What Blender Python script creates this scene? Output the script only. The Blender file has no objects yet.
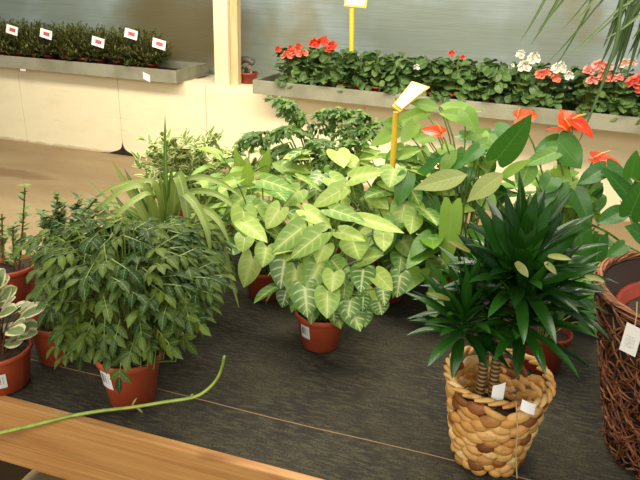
import bpy, math, random
from mathutils import Vector as V, Matrix
R = random.Random(7)
PI = math.pi
S = bpy.context.scene
COL = S.collection
ZT = 0.72                      # display table height

# ------------------------------------------------------------------ camera
FPX, CX, CY = 640.0, 320.0, 240.0
PITCH, ROLL, YAW, CH = [math.radians(a) for a in (22.5, 2.3, 17.0)] + [1.62]
_fh = V((-math.sin(YAW), math.cos(YAW), 0)); _r = V((math.cos(YAW), math.sin(YAW), 0)); _z = V((0, 0, 1))
CF = _fh * math.cos(PITCH) - _z * math.sin(PITCH)
_u = _fh * math.sin(PITCH) + _z * math.cos(PITCH)
CR = _r * math.cos(ROLL) + _u * math.sin(ROLL)
CU = _u * math.cos(ROLL) - _r * math.sin(ROLL)
CAM = V((0, 0, CH))
def ray(x, y): return CF + CR * ((x - CX) / FPX) - CU * ((y - CY) / FPX)
def onz(x, y, z):
    d = ray(x, y); return CAM + d * ((z - CH) / d.z)
def ony(x, y, Y):
    d = ray(x, y); return CAM + d * (Y / d.y)
def proj(p):
    v = V(p) - CAM; d = v.dot(CF); return (CX + FPX * v.dot(CR) / d, CY - FPX * v.dot(CU) / d)
def depth(p): return (p - CAM).dot(CF)

cd = bpy.data.cameras.new('camera'); cam = bpy.data.objects.new('camera', cd); COL.objects.link(cam)
m = Matrix((CR, CU, -CF)).transposed().to_4x4(); m.translation = CAM
cam.matrix_world = m
cd.sensor_width = 36; cd.lens = 36 * FPX / 640; cd.clip_start = 0.02
S.camera = cam

# ------------------------------------------------------------------ materials
def lin(c):
    return tuple((x / 255 / 12.92 if x / 255 <= 0.04045 else ((x / 255 + 0.055) / 1.055) ** 2.4) for x in c) + (1,)
class NT:
    def __init__(s, name):
        s.m = bpy.data.materials.new(name); s.m.use_nodes = True
        s.t = s.m.node_tree; s.n = s.t.nodes; s.l = s.t.links
        s.b = s.n['Principled BSDF']; s.out = s.n['Material Output']
    def new(s, typ, **kw):
        n = s.n.new(typ)
        for k, v in kw.items(): setattr(n, k, v)
        return n
    def set(s, sock, v):
        if hasattr(v, 'is_output') or isinstance(v, bpy.types.NodeSocket): s.l.new(v, sock)
        elif sock.type == 'RGBA': sock.default_value = v if len(v) == 4 else tuple(v) + (1,)
        else: sock.default_value = v
    def math(s, op, a, b=0.0, c=None):
        n = s.new('ShaderNodeMath', operation=op); s.set(n.inputs[0], a); s.set(n.inputs[1], b)
        if c is not None: s.set(n.inputs[2], c)
        return n.outputs[0]
    def mix(s, f, a, b, blend='MIX'):
        n = s.new('ShaderNodeMix', data_type='RGBA', blend_type=blend)
        s.set(n.inputs[0], f); s.set(n.inputs[6], a); s.set(n.inputs[7], b); return n.outputs[2]
    def sstep(s, x, lo, hi):
        n = s.new('ShaderNodeMapRange', interpolation_type='SMOOTHSTEP'); s.set(n.inputs[0], x)
        n.inputs[1].default_value = lo; n.inputs[2].default_value = hi; return n.outputs[0]
    def noise(s, scale, detail=3, coord='Object', stretch=(1, 1, 1), rough=0.55):
        c = s.new('ShaderNodeTexCoord'); mp = s.new('ShaderNodeMapping'); s.l.new(c.outputs[coord], mp.inputs[0])
        mp.inputs[3].default_value = stretch
        n = s.new('ShaderNodeTexNoise'); s.l.new(mp.outputs[0], n.inputs[0])
        n.inputs['Scale'].default_value = scale; n.inputs['Detail'].default_value = detail; n.inputs['Roughness'].default_value = rough
        return n.outputs[0]
    def uv(s):
        a = s.new('ShaderNodeUVMap'); x = s.new('ShaderNodeSeparateXYZ'); s.l.new(a.outputs[0], x.inputs[0]); return x.outputs[0], x.outputs[1]
    def rnd(s):
        a = s.new('ShaderNodeAttribute', attribute_name='rnd'); return a.outputs['Fac']
    def bump(s, h, strength=0.3, dist=0.005):
        n = s.new('ShaderNodeBump'); n.inputs['Strength'].default_value = strength; n.inputs['Distance'].default_value = dist
        s.l.new(h, n.inputs['Height']); s.l.new(n.outputs[0], s.b.inputs['Normal'])

def plain(name, c, rough=0.6, var=0.0, scale=20, spec=0.5, bump=0, stretch=(1, 1, 1), c2=None):
    t = NT(name); t.b.inputs['Roughness'].default_value = rough; t.b.inputs['Specular IOR Level'].default_value = spec
    if var or c2:
        n = t.noise(scale, stretch=stretch)
        b = lin(c2) if c2 else tuple(x * (1 - var) for x in lin(c)[:3]) + (1,)
        t.set(t.b.inputs['Base Color'], t.mix(t.sstep(n, .35, .65), lin(c), b))
        if bump: t.bump(n, bump)
    else: t.b.inputs['Base Color'].default_value = lin(c)
    return t.m

def leaf_mat(name, a, b, vein=None, veinw=0.05, lateral=0, latn=6, edge=None, edgew=0.3, pale=None, palew=0.5, rough=0.4, trans=0.25, spec=0.5, coat=0):
    """a..b: range of leaf colours; vein: midrib colour; edge: margin colour; pale: centre flush"""
    t = NT(name); u, v = t.uv(); r = t.rnd()
    d = t.math('ABSOLUTE', t.math('MULTIPLY_ADD', v, 2.0, -1.0))
    c = t.mix(r, lin(a), lin(b))
    if pale:
        f = t.math('SUBTRACT', 1.0, t.sstep(d, 0.0, palew))
        f = t.math('MULTIPLY', f, t.math('FRACT', t.math('MULTIPLY', r, 7.31)))
        c = t.mix(f, c, lin(pale))
    if edge:
        n = t.noise(90, 2)
        e = t.sstep(t.math('ADD', d, t.math('MULTIPLY_ADD', n, 0.5, -0.25)), 1 - edgew - .08, 1 - edgew + .08)
        c = t.mix(e, c, lin(edge))
    if vein:
        f = t.math('SUBTRACT', 1.0, t.sstep(d, veinw * .5, veinw * 1.6))
        if lateral:
            k = t.math('FRACT', t.math('MULTIPLY', t.math('SUBTRACT', u, t.math('MULTIPLY', d, 0.22)), latn))
            k = t.math('ABSOLUTE', t.math('SUBTRACT', k, 0.5))
            k = t.math('MULTIPLY', t.math('SUBTRACT', 1.0, t.sstep(k, 0.05, 0.16)), t.math('SUBTRACT', 1.0, t.sstep(d, .6, .95)))
            f = t.math('MAXIMUM', f, t.math('MULTIPLY', k, lateral))
        c = t.mix(f, c, lin(vein))
    t.set(t.b.inputs['Base Color'], c)
    t.b.inputs['Roughness'].default_value = rough; t.b.inputs['Specular IOR Level'].default_value = spec
    t.b.inputs['Coat Weight'].default_value = coat; t.b.inputs['Coat Roughness'].default_value = .22
    tr = t.new('ShaderNodeBsdfTranslucent'); t.set(tr.inputs[0], t.mix(0.5, c, lin((150, 190, 40)), 'MULTIPLY'))
    t.set(tr.inputs[0], c)
    ms = t.new('ShaderNodeMixShader'); ms.inputs[0].default_value = trans
    t.l.new(t.b.outputs[0], ms.inputs[1]); t.l.new(tr.outputs[0], ms.inputs[2]); t.l.new(ms.outputs[0], t.out.inputs[0])
    return t.m

M = {}
M['terracotta'] = plain('terracotta_plastic', (186, 84, 50), .42, c2=(168, 72, 42), scale=9)
M['terracotta_dark'] = plain('red_brown_plastic', (150, 58, 36), .4, c2=(134, 48, 32), scale=9)
M['soil'] = plain('potting_soil', (44, 30, 20), .95, c2=(70, 50, 34), scale=120, bump=.5)
M['stem'] = plain('green_stem', (126, 146, 64), .5, c2=(104, 124, 52), scale=30)
M['stem_red'] = plain('reddish_stem', (120, 84, 52), .6)
M['twig'] = plain('brown_twig', (98, 70, 44), .8)
M['string'] = plain('pale_string', (214, 190, 140), .8)
M['seam'] = plain('tan_thread', (150, 122, 84), .9)
M['vine'] = plain('vine_green', (168, 188, 84), .45, c2=(140, 164, 66), scale=30)
M['white_card'] = plain('white_card', (236, 236, 236), .5)
M['yellow'] = plain('yellow_plastic', (240, 196, 62), .4)
M['spadix'] = plain('spadix', (236, 150, 70), .5)

M['syng'] = leaf_mat('arrowhead_leaf', (80, 136, 44), (178, 202, 96), vein=(216, 228, 140), veinw=.05, lateral=.35, latn=5, pale=(206, 220, 134), palew=.5, rough=.42, trans=.22)
M['syng_vein'] = leaf_mat('arrowhead_veined_leaf', (74, 118, 52), (104, 146, 66), vein=(220, 230, 170), veinw=.09, lateral=.75, latn=5, pale=(170, 198, 112), palew=.7, rough=.42, trans=.2)
M['broad'] = leaf_mat('broad_green_leaf', (92, 140, 40), (160, 188, 74), vein=(172, 200, 96), veinw=.04, lateral=.25, rough=.4, trans=.28)
M['anth'] = leaf_mat('anthurium_leaf', (72, 128, 36), (146, 182, 68), vein=(150, 178, 82), veinw=.035, lateral=.25, latn=7, rough=.33, trans=.25, spec=.5)
M['anth_dark'] = leaf_mat('anthurium_dark_leaf', (44, 100, 30), (76, 130, 42), vein=(96, 140, 62), veinw=.03, lateral=.2, latn=7, rough=.3, trans=.22)
M['anth_pale'] = leaf_mat('anthurium_leaf_underside', (142, 156, 82), (158, 168, 92), vein=(176, 184, 116), veinw=.04, lateral=.3, latn=8, rough=.5, trans=.3)
M['spathe'] = leaf_mat('red_orange_spathe', (222, 64, 18), (238, 100, 40), vein=(228, 90, 40), rough=.25, trans=.2, spec=.6)
M['spathe_pale'] = leaf_mat('pale_orange_spathe', (238, 112, 50), (240, 104, 56), vein=(236, 130, 80), rough=.3, trans=.2)
M['drac'] = leaf_mat('dracaena_leaf', (14, 46, 10), (42, 92, 22), vein=(40, 84, 24), veinw=.03, rough=.3, trans=.14, spec=.5, coat=.25)
M['drac_tan'] = leaf_mat('dracaena_pale_leaf', (120, 132, 60), (150, 150, 78), rough=.4, trans=.2)
M['doll'] = leaf_mat('glossy_compound_leaf', (26, 56, 16), (92, 110, 38), vein=(128, 156, 84), veinw=.04, lateral=.2, latn=5, rough=.4, trans=.18, spec=.22)
M['pepero'] = leaf_mat('cream_edged_leaf', (126, 146, 100), (150, 164, 112), edge=(232, 226, 178), edgew=.38, vein=(150, 168, 112), rough=.35, trans=.15)
M['crass'] = leaf_mat('jade_round_leaf', (104, 132, 56), (140, 160, 84), rough=.45, trans=.15)
M['smallbush'] = leaf_mat('small_oval_leaf', (58, 92, 34), (118, 142, 62), rough=.45, trans=.2)
M['strap'] = leaf_mat('strap_leaf', (78, 110, 40), (150, 166, 76), vein=(150, 176, 92), veinw=.12, rough=.42, trans=.22)
M['euon'] = leaf_mat('variegated_oval_leaf', (104, 136, 60), (136, 160, 78), edge=(228, 226, 160), edgew=.36, rough=.45, trans=.22)
M['fern'] = leaf_mat('feathery_leaf', (58, 100, 30), (108, 140, 48), rough=.5, trans=.2)
M['hang'] = leaf_mat('hanging_blade', (40, 70, 30), (96, 120, 56), vein=(116, 146, 80), veinw=.1, rough=.5, trans=.2)
M['cycl'] = leaf_mat('geranium_leaf', (54, 86, 40), (106, 134, 70), vein=(140, 170, 96), veinw=.05, rough=.5, trans=.2)
M['heath'] = leaf_mat('needle_leaf', (50, 74, 28), (120, 122, 52), rough=.6, trans=.15)
M['f_red'] = leaf_mat('red_petal', (238, 80, 54), (240, 110, 80), rough=.5, trans=.3)
M['f_salmon'] = leaf_mat('salmon_petal', (246, 142, 114), (248, 164, 136), rough=.5, trans=.3)
M['f_white'] = leaf_mat('white_petal', (244, 240, 220), (250, 248, 236), rough=.5, trans=.3)
M['f_pink'] = leaf_mat('pink_petal', (248, 164, 150), (250, 190, 174), rough=.5, trans=.3)
M['f_pale'] = leaf_mat('pale_pink_petal', (244, 200, 176), (248, 214, 190), rough=.5, trans=.3)
M['f_coral'] = leaf_mat('coral_petal', (246, 124, 106), (248, 146, 124), rough=.5, trans=.3)

def mk_label():
    t = NT('barcode_label'); u, v = t.uv()
    k = t.new('ShaderNodeTexWhiteNoise', noise_dimensions='1D'); t.set(k.inputs['W'], t.math('FLOOR', t.math('MULTIPLY', u, 34)))
    bar = t.math('GREATER_THAN', k.outputs[0], .5)
    ins = t.math('MULTIPLY', t.math('MULTIPLY', t.math('GREATER_THAN', u, .12), t.math('LESS_THAN', u, .88)), t.math('MULTIPLY', t.math('GREATER_THAN', v, .3), t.math('LESS_THAN', v, .82)))
    t.set(t.b.inputs['Base Color'], t.mix(t.math('MULTIPLY', bar, ins), lin((232, 232, 232)), lin((60, 60, 66)))); t.b.inputs['Roughness'].default_value = .4
    return t.m
M['label'] = mk_label()
def mk_pinktag():
    t = NT('plant_tag_print'); u, v = t.uv()
    ins = t.math('MULTIPLY', t.math('MULTIPLY', t.math('GREATER_THAN', u, .28), t.math('LESS_THAN', u, .8)), t.math('MULTIPLY', t.math('GREATER_THAN', v, .3), t.math('LESS_THAN', v, .72)))
    t.set(t.b.inputs['Base Color'], t.mix(ins, lin((244, 240, 232)), lin((186, 84, 88)))); return t.m
M['pinktag'] = mk_pinktag()

def mk_mat():
    t = NT('woven_ground_cloth'); t.b.inputs['Roughness'].default_value = .95; t.b.inputs['Specular IOR Level'].default_value = .15
    a = t.noise(7, 4, stretch=(1, 1, 1)); b = t.noise(90, 3, stretch=(.35, 1.6, 1)); c3 = t.noise(240, 2)
    c = t.mix(t.sstep(a, .35, .7), lin((52, 50, 46)), lin((72, 68, 56)))
    c = t.mix(t.sstep(b, .42, .68), c, lin((80, 76, 60)))
    c = t.mix(t.sstep(c3, .5, .72), c, lin((42, 40, 38)))
    t.set(t.b.inputs['Base Color'], c); t.bump(b, .4, .003); return t.m
M['mat'] = mk_mat()
def mk_wood():
    t = NT('varnished_pine'); t.b.inputs['Roughness'].default_value = .42
    a = t.noise(5, 3, stretch=(.6, 6, 6)); w = t.noise(26, 4, stretch=(.12, 5, 5))
    kn = t.noise(4.2, 1, stretch=(1, 2.4, 2.4))
    c = t.mix(t.sstep(w, .2, .8), lin((206, 156, 94)), lin((174, 124, 70)))
    c = t.mix(t.math('MULTIPLY', t.sstep(a, .45, .75), .5), c, lin((170, 104, 46)))
    c = t.mix(t.math('MULTIPLY', t.sstep(kn, .66, .76), .85), c, lin((124, 66, 28)))
    t.set(t.b.inputs['Base Color'], c); return t.m
M['wood'] = mk_wood()
def mk_wall():
    t = NT('cream_painted_concrete'); t.b.inputs['Roughness'].default_value = .8
    g = t.new('ShaderNodeNewGeometry'); x = t.new('ShaderNodeSeparateXYZ'); t.l.new(g.outputs[0], x.inputs[0])
    a = t.noise(3, 4, stretch=(1, 1, 2.5)); b = t.noise(14, 3, stretch=(.3, 1, 3))
    c = t.mix(t.math('MULTIPLY', t.sstep(a, .45, .75), .35), lin((242, 231, 194)), lin((226, 208, 160)))
    c = t.mix(t.math('MULTIPLY', t.sstep(b, .6, .8), .3), c, lin((190, 160, 112)))
    # black damp stain that creeps up from the floor at one joint
    dx = t.math('ABSOLUTE', t.math('ADD', x.outputs[0], 3.47)); n = t.noise(9, 3)
    w = t.math('MULTIPLY', t.math('SUBTRACT', .2, t.math('MULTIPLY', x.outputs[2], .5)), t.math('POWER', 2.718, t.math('MULTIPLY', x.outputs[2], -34)))
    st = t.math('LESS_THAN', dx, t.math('MULTIPLY', w, t.math('ADD', n, .7)))
    low = t.math('MULTIPLY', t.math('SUBTRACT', 1.0, t.sstep(t.math('ADD', x.outputs[2], t.math('MULTIPLY', n, .05)), .03, .06)), .5)
    c = t.mix(low, c, lin((150, 108, 60)))
    c = t.mix(st, c, lin((40, 30, 20)))
    t.set(t.b.inputs['Base Color'], c); return t.m
M['wall'] = mk_wall()
def mk_floor():
    t = NT('sandy_concrete_floor'); t.b.inputs['Roughness'].default_value = .75
    a = t.noise(1.3, 5, stretch=(.5, 1.2, 1)); b = t.noise(25, 4)
    c = t.mix(t.sstep(a, .35, .7), lin((166, 144, 106)), lin((142, 118, 82)))
    c = t.mix(t.math('MULTIPLY', t.sstep(b, .5, .75), .3), c, lin((132, 100, 66)))
    g = t.new('ShaderNodeNewGeometry'); x = t.new('ShaderNodeSeparateXYZ'); t.l.new(g.outputs[0], x.inputs[0])
    n = t.noise(5, 3)
    e = t.math('ADD', t.math('POWER', t.math('MULTIPLY', t.math('ADD', x.outputs[0], 3.95), 2.0), 2.0), t.math('POWER', t.math('MULTIPLY', t.math('ADD', x.outputs[1], -4.12), 8.0), 2.0))
    st = t.math('SUBTRACT', 1.0, t.sstep(t.math('ADD', e, t.math('MULTIPLY', n, 1.6)), 1.0, 1.6))
    c = t.mix(t.math('MULTIPLY', st, .5), c, lin((112, 82, 52)))
    t.set(t.b.inputs['Base Color'], c); return t.m
M['floor'] = mk_floor()
def mk_tray():
    t = NT('grey_cement_tray'); t.b.inputs['Roughness'].default_value = .85
    a = t.noise(4, 4); b = t.noise(40, 3)
    c = t.mix(t.sstep(a, .35, .7), lin((150, 148, 126)), lin((128, 126, 104)))
    c = t.mix(t.math('MULTIPLY', t.sstep(b, .55, .8), .4), c, lin((104, 100, 84)))
    t.set(t.b.inputs['Base Color'], c); return t.m
M['tray'] = mk_tray()
M['post'] = plain('cream_painted_post', (242, 230, 196), .6, c2=(232, 214, 172), scale=3, stretch=(2, 2, .5))
M['post_dark'] = plain('tan_batten', (224, 200, 152), .7, c2=(200, 172, 120), scale=4, stretch=(4, 4, .5))
def mk_poly():
    t = NT('twin_wall_polycarbonate'); t.b.inputs['Roughness'].default_value = .35; t.b.inputs['Specular IOR Level'].default_value = .5
    a = t.noise(1.1, 3, stretch=(1, 1, 1.3)); st = t.noise(16, 3, stretch=(.12, 1, 4)); al = t.noise(1.7, 3, stretch=(1, 1, .7))
    c = t.mix(t.sstep(a, .4, .65), lin((176, 186, 172)), lin((206, 218, 218)))
    c = t.mix(t.math('MULTIPLY', t.sstep(st, .4, .7), .35), c, lin((150, 158, 142)))
    c = t.mix(t.math('MULTIPLY', t.sstep(al, .55, .72), .6), c, lin((168, 160, 120)))
    # a mossy patch left of the post
    g = t.new('ShaderNodeNewGeometry'); x = t.new('ShaderNodeSeparateXYZ'); t.l.new(g.outputs[0], x.inputs[0])
    e = t.math('ADD', t.math('POWER', t.math('MULTIPLY', t.math('ADD', x.outputs[0], 3.1), 1.5), 2.0), t.math('POWER', t.math('MULTIPLY', t.math('ADD', x.outputs[2], -1.1), 2.4), 2.0))
    c = t.mix(t.math('MULTIPLY', t.math('SUBTRACT', 1.0, t.sstep(t.math('ADD', e, t.math('MULTIPLY', a, 1.2)), .8, 2.3)), .85), c, lin((138, 122, 74)))
    t.set(t.b.inputs['Base Color'], c)
    w = t.new('ShaderNodeTexWave', wave_type='BANDS', bands_direction='Z'); tc = t.new('ShaderNodeTexCoord'); t.l.new(tc.outputs['Object'], w.inputs[0])
    w.inputs['Scale'].default_value = 26; w.inputs['Distortion'].default_value = .3
    t.bump(w.outputs['Fac'], .25, .004)
    tr = t.new('ShaderNodeBsdfTranslucent'); t.set(tr.inputs[0], c)
    ms = t.new('ShaderNodeMixShader'); ms.inputs[0].default_value = .5
    t.l.new(t.b.outputs[0], ms.inputs[1]); t.l.new(tr.outputs[0], ms.inputs[2]); t.l.new(ms.outputs[0], t.out.inputs[0])
    return t.m
M['poly'] = mk_poly()
def mk_strand(name, cols, rough):
    t = NT(name); r = t.rnd(); cr = t.new('ShaderNodeValToRGB'); t.l.new(r, cr.inputs[0])
    els = cr.color_ramp.elements
    while len(els) < len(cols): els.new(.5)
    for k, (p, c) in enumerate(cols): els[k].position = p; els[k].color = lin(c)
    u, v = t.uv(); n = t.noise(60, 3)
    c = t.mix(t.math('MULTIPLY', t.sstep(n, .5, .75), .35), cr.outputs[0], lin((96, 62, 30)))
    t.set(t.b.inputs['Base Color'], c); t.b.inputs['Roughness'].default_value = rough; t.bump(n, .35, .002); return t.m
M['weave'] = mk_strand('water_hyacinth_weave', [(0, (104, 62, 26)), (.12, (150, 92, 38)), (.35, (202, 146, 74)), (.7, (222, 172, 98)), (1, (238, 200, 136))], .5)
M['rattan'] = mk_strand('dark_root_strand', [(0, (76, 40, 22)), (.5, (116, 66, 36)), (.85, (144, 90, 52)), (1, (172, 120, 74))], .6)
M['core'] = plain('dark_basket_core', (42, 24, 16), .9)
def mk_cane():
    t = NT('ringed_cane'); n = t.noise(90, 3)
    w = t.new('ShaderNodeTexWave', wave_type='BANDS', bands_direction='Z'); tc = t.new('ShaderNodeTexCoord'); t.l.new(tc.outputs['Object'], w.inputs[0])
    w.inputs['Scale'].default_value = 34; w.inputs['Distortion'].default_value = 1.5
    t.set(t.b.inputs['Base Color'], t.mix(w.outputs['Fac'], lin((60, 42, 24)), lin((164, 134, 84)))); t.bump(w.outputs['Fac'], .6, .003); return t.m
M['cane'] = mk_cane()
M['stone'] = plain('grey_plastic', (104, 104, 92), .6, c2=(66, 66, 58), scale=30)
M['leg'] = plain('grey_timber', (112, 92, 70), .8)

# ------------------------------------------------------------------ mesh builder
class MB:
    def __init__(s): s.v = []; s.f = []; s.uv = []; s.r = []; s.mi = []
    def grid(s, pts, nu, nv, rnd=0.5, closed=False, mi=0, uvs=None):
        b = len(s.v); s.v += pts; s.r += [rnd] * len(pts)
        for i in range(nu):
            for j in range(nv):
                a = b + i * (nv + 1) + j; c = a + nv + 1
                s.f.append((a, a + 1, c + 1, c)); s.mi.append(mi)
                s.uv.append(((i / nu, j / nv), (i / nu, (j + 1) / nv), ((i + 1) / nu, (j + 1) / nv), ((i + 1) / nu, j / nv)))
    def poly(s, pts, rnd=.5, uvs=None, mi=0):
        b = len(s.v); s.v += pts; s.r += [rnd] * len(pts); s.f.append(tuple(range(b, b + len(pts)))); s.mi.append(mi)
        s.uv.append(tuple(uvs) if uvs else tuple((0.5, 0.5) for _ in pts))
    def tube(s, pts, rad, n=5, rnd=.5, cap=True, flat=1.0):
        pts = [V(p) for p in pts]; k = len(pts)
        rr = rad if isinstance(rad, (list, tuple)) else [rad] * k
        rows = []; ref = None
        for i in range(k):
            t = (pts[min(i + 1, k - 1)] - pts[max(i - 1, 0)]); t = t.normalized() if t.length > 1e-9 else V((0, 0, 1))
            if ref is None: ref = t.cross(V((0, 0, 1)));  ref = ref if ref.length > .05 else t.cross(V((1, 0, 0)))
            a = (ref - t * ref.dot(t)); a = a.normalized() if a.length > 1e-6 else t.orthogonal().normalized()
            ref = a; bb = t.cross(a)
            rows.append([pts[i] + (a * math.cos(2 * PI * j / n) + bb * flat * math.sin(2 * PI * j / n)) * rr[i] for j in range(n + 1)])
        s.grid([p for r_ in rows for p in r_], k - 1, n, rnd)
        if cap:
            s.poly(list(reversed(rows[0][:n])), rnd); s.poly(rows[-1][:n], rnd)
    def lathe(s, prof, n=28, c=(0, 0, 0), rnd=.5):
        c = V(c); pts = []
        for (r, z) in prof: pts += [c + V((r * math.cos(2 * PI * j / n), r * math.sin(2 * PI * j / n), z)) for j in range(n + 1)]
        s.grid(pts, len(prof) - 1, n, rnd)
    def box(s, lo, hi, rnd=.5):
        x0, y0, z0 = lo; x1, y1, z1 = hi
        q = [V(p) for p in ((x0, y0, z0), (x1, y0, z0), (x1, y1, z0), (x0, y1, z0), (x0, y0, z1), (x1, y0, z1), (x1, y1, z1), (x0, y1, z1))]
        for f in ((3, 2, 1, 0), (4, 5, 6, 7), (0, 1, 5, 4), (1, 2, 6, 5), (2, 3, 7, 6), (3, 0, 4, 7)):
            s.poly([q[i] for i in f], rnd, [(0, 0), (1, 0), (1, 1), (0, 1)])
    def build(s, name, mat, parent=None, smooth=True, bevel=0):
        me = bpy.data.meshes.new(name); me.from_pydata([tuple(p) for p in s.v], [], s.f)
        ul = me.uv_layers.new(name='UVMap'); flat = [c for f in s.uv for p in f for c in p]; ul.data.foreach_set('uv', flat)
        at = me.attributes.new('rnd', 'FLOAT', 'POINT'); at.data.foreach_set('value', s.r)
        mats = mat if isinstance(mat, (list, tuple)) else [mat]
        for q in mats: me.materials.append(q)
        me.polygons.foreach_set('material_index', s.mi)
        me.polygons.foreach_set('use_smooth', [smooth] * len(s.f)); me.update()
        o = bpy.data.objects.new(name, me); COL.objects.link(o)
        if parent: o.parent = parent
        if bevel:
            w = o.modifiers.new('weld', 'WELD'); w.merge_threshold = 1e-5
            b = o.modifiers.new('bevel', 'BEVEL'); b.width = bevel; b.segments = 2; b.limit_method = 'ANGLE'
        return o
def tag(o, label=None, cat=None, group=None, kind=None):
    if label: o['label'] = label
    if cat: o['category'] = cat
    if group: o['group'] = group
    if kind: o['kind'] = kind
    return o
def empty(name, loc, label, cat, group=None, rz=0):
    o = bpy.data.objects.new(name, None); o.empty_display_size = .03; COL.objects.link(o); o.location = loc; o.rotation_euler = (0, 0, rz)
    return tag(o, label, cat, group)
def children(o): return [c for c in bpy.data.objects if c.parent == o]

def tab(*t):
    def f(s):
        for k in range(len(t) - 1):
            if s <= t[k + 1][0]:
                a, b = t[k], t[k + 1]; x = (s - a[0]) / (b[0] - a[0]); return a[1] + (b[1] - a[1]) * x
        return t[-1][1]
    return f
OVATE = tab((0, .06), (.07, .45), (.18, .8), (.32, .98), (.42, 1), (.58, .9), (.75, .6), (.88, .28), (.95, .1), (1, .02))
LANCE = tab((0, .4), (.15, .75), (.35, .98), (.5, 1), (.7, .82), (.86, .48), (.95, .2), (1, .02))
HEART = tab((0, .72), (.08, .92), (.22, 1), (.42, .96), (.62, .77), (.8, .47), (.92, .2), (1, .02))
STRAP = tab((0, .6), (.2, .95), (.5, 1), (.75, .75), (.92, .3), (1, .02))
OBOV = tab((0, .12), (.15, .5), (.4, .92), (.65, 1), (.85, .78), (.96, .4), (1, .1))
ROUND = tab((0, .35), (.12, .75), (.35, 1), (.6, .98), (.82, .72), (.95, .36), (1, .08))
def TOOTH(s):
    w = OVATE(s); return w * (1 - .22 * ((s * 5) % 1.0)) if s < .9 else w
def leaf(mb, base, d, n, L, W, prof=OVATE, droop=.3, fold=.15, lobe=0.0, rnd=None, ns=7, nt=2, wave=0.0, twist=0.0, mi=0):
    base = V(base); d = V(d).normalized(); n = V(n); n = n - d * n.dot(d)
    n = n.normalized() if n.length > 1e-5 else d.orthogonal().normalized()
    if twist: n = Matrix.Rotation(twist, 3, d) @ n
    side = d.cross(n); rnd = R.random() if rnd is None else rnd
    pts = []; c = base.copy(); ph = R.random() * 6
    for i in range(ns + 1):
        s = i / ns; a = droop * s; cd_ = d * math.cos(a) - n * math.sin(a); cn = n * math.cos(a) + d * math.sin(a)
        hw = W / 2 * prof(s)
        for j in range(-nt, nt + 1):
            t = j / nt; at = abs(t)
            p = c + side * (t * hw) + cn * (fold * at * hw)
            if lobe: p = p - cd_ * (lobe * L * (1 - s) ** 3 * math.sin(min(at * 1.25, 1.25) * PI / 2 / 1.0) ) 
            if wave: p = p + cn * (wave * W * at * math.sin(s * 9 + ph + (1.6 if t > 0 else 0)))
            pts.append(p)
        c = c + cd_ * (L / ns)
    mb.grid(pts, ns, 2 * nt, rnd, mi=mi)
def direc(az, el): return V((math.cos(el) * math.cos(az), math.cos(el) * math.sin(az), math.sin(el)))
def bez(a, b, c, n=6):
    a, b, c = V(a), V(b), V(c); return [a * (1 - t) ** 2 + b * 2 * t * (1 - t) + c * t * t for t in [k / n for k in range(n + 1)]]
UP = V((0, 0, 1))

# ------------------------------------------------------------------ pots
def pot(root, rt=.062, rb=.046, h=.108, mat='terracotta', lip=.016, parts=True):
    b = MB()
    prof = [(0, 0.0), (rb * .9, 0.0), (rb, .004), (rb + (rt - rb) * .78, h - lip - .004), (rt * .985, h - lip), (rt * 1.03, h - lip + .002), (rt * 1.03, h - .002), (rt * 1.0, h), (rt * .94, h - .001), (rt * .9, h - lip - .01), (rt * .86, h - .03), (0, h - .03)]
    b.lathe(prof); b.build('pot', M[mat], root)
    s = MB(); s.lathe([(0, h - .012), (rt * .5, h - .011), (rt * .91, h - .016)], 20); s.build('soil', M['soil'], root, smooth=True)
def potlabel(root, rt, rb, h, az, w=.03, z0=.3, z1=.62, mat='label', lip=.016):
    """a printed label that curves with the pot wall"""
    b = MB(); pts = []
    for i in range(7):
        for j in range(2):
            f = z0 + (z1 - z0) * j; r = rb + (rt - rb) * f * .9 + .0022
            a = az + (i / 6 - .5) * w / r
            pts.append(V((r * math.cos(a), r * math.sin(a), f * h)))
    b.grid(pts, 6, 1); o = b.build('label', M[mat], root); return tag(o, 'white printed label stuck on the pot')

def loc(x, y): return V((x, y, ZT + .0015))
def hero(mb, st, root, b, t, wpx, Yb, dY=-.03, prof=HEART, lobe=.22, nh=None, droop=.25, fold=.12, rnd=None, soil=None, ns=8, nt=4, sr=.0022, mi=0, wave=0.02):
    """a leaf with its base and tip standing where the photo shows them, Yb m away, plus its stalk from the pot"""
    pb = ony(b[0], b[1], Yb); pt = ony(t[0], t[1], Yb + dY); d = pt - pb; L = d.length * 1.03
    W = wpx * depth(pb) / FPX * (1.2 if lobe > .2 else 1); o = root.location
    n = V(nh) if nh else (UP * .65 + (CAM - pb).normalized())
    leaf(mb, pb - o, d, n + d.normalized() * .0, L, W, prof, droop, fold, lobe, rnd, ns, nt, wave=wave, mi=mi)
    if st is not None:
        s0 = V(soil) if soil else V((R.uniform(-.02, .02), R.uniform(-.02, .02), .1))
        e = pb - o; mid = s0.lerp(e, .55); mid.z = max(mid.z, s0.z + (e.z - s0.z) * .8); mid.x = s0.x + (e.x - s0.x) * .35; mid.y = s0.y + (e.y - s0.y) * .35
        st.tube(bez(s0, mid, e, 7), [sr * 1.2] * 4 + [sr] * 4, 5)

exec_order = []
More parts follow.
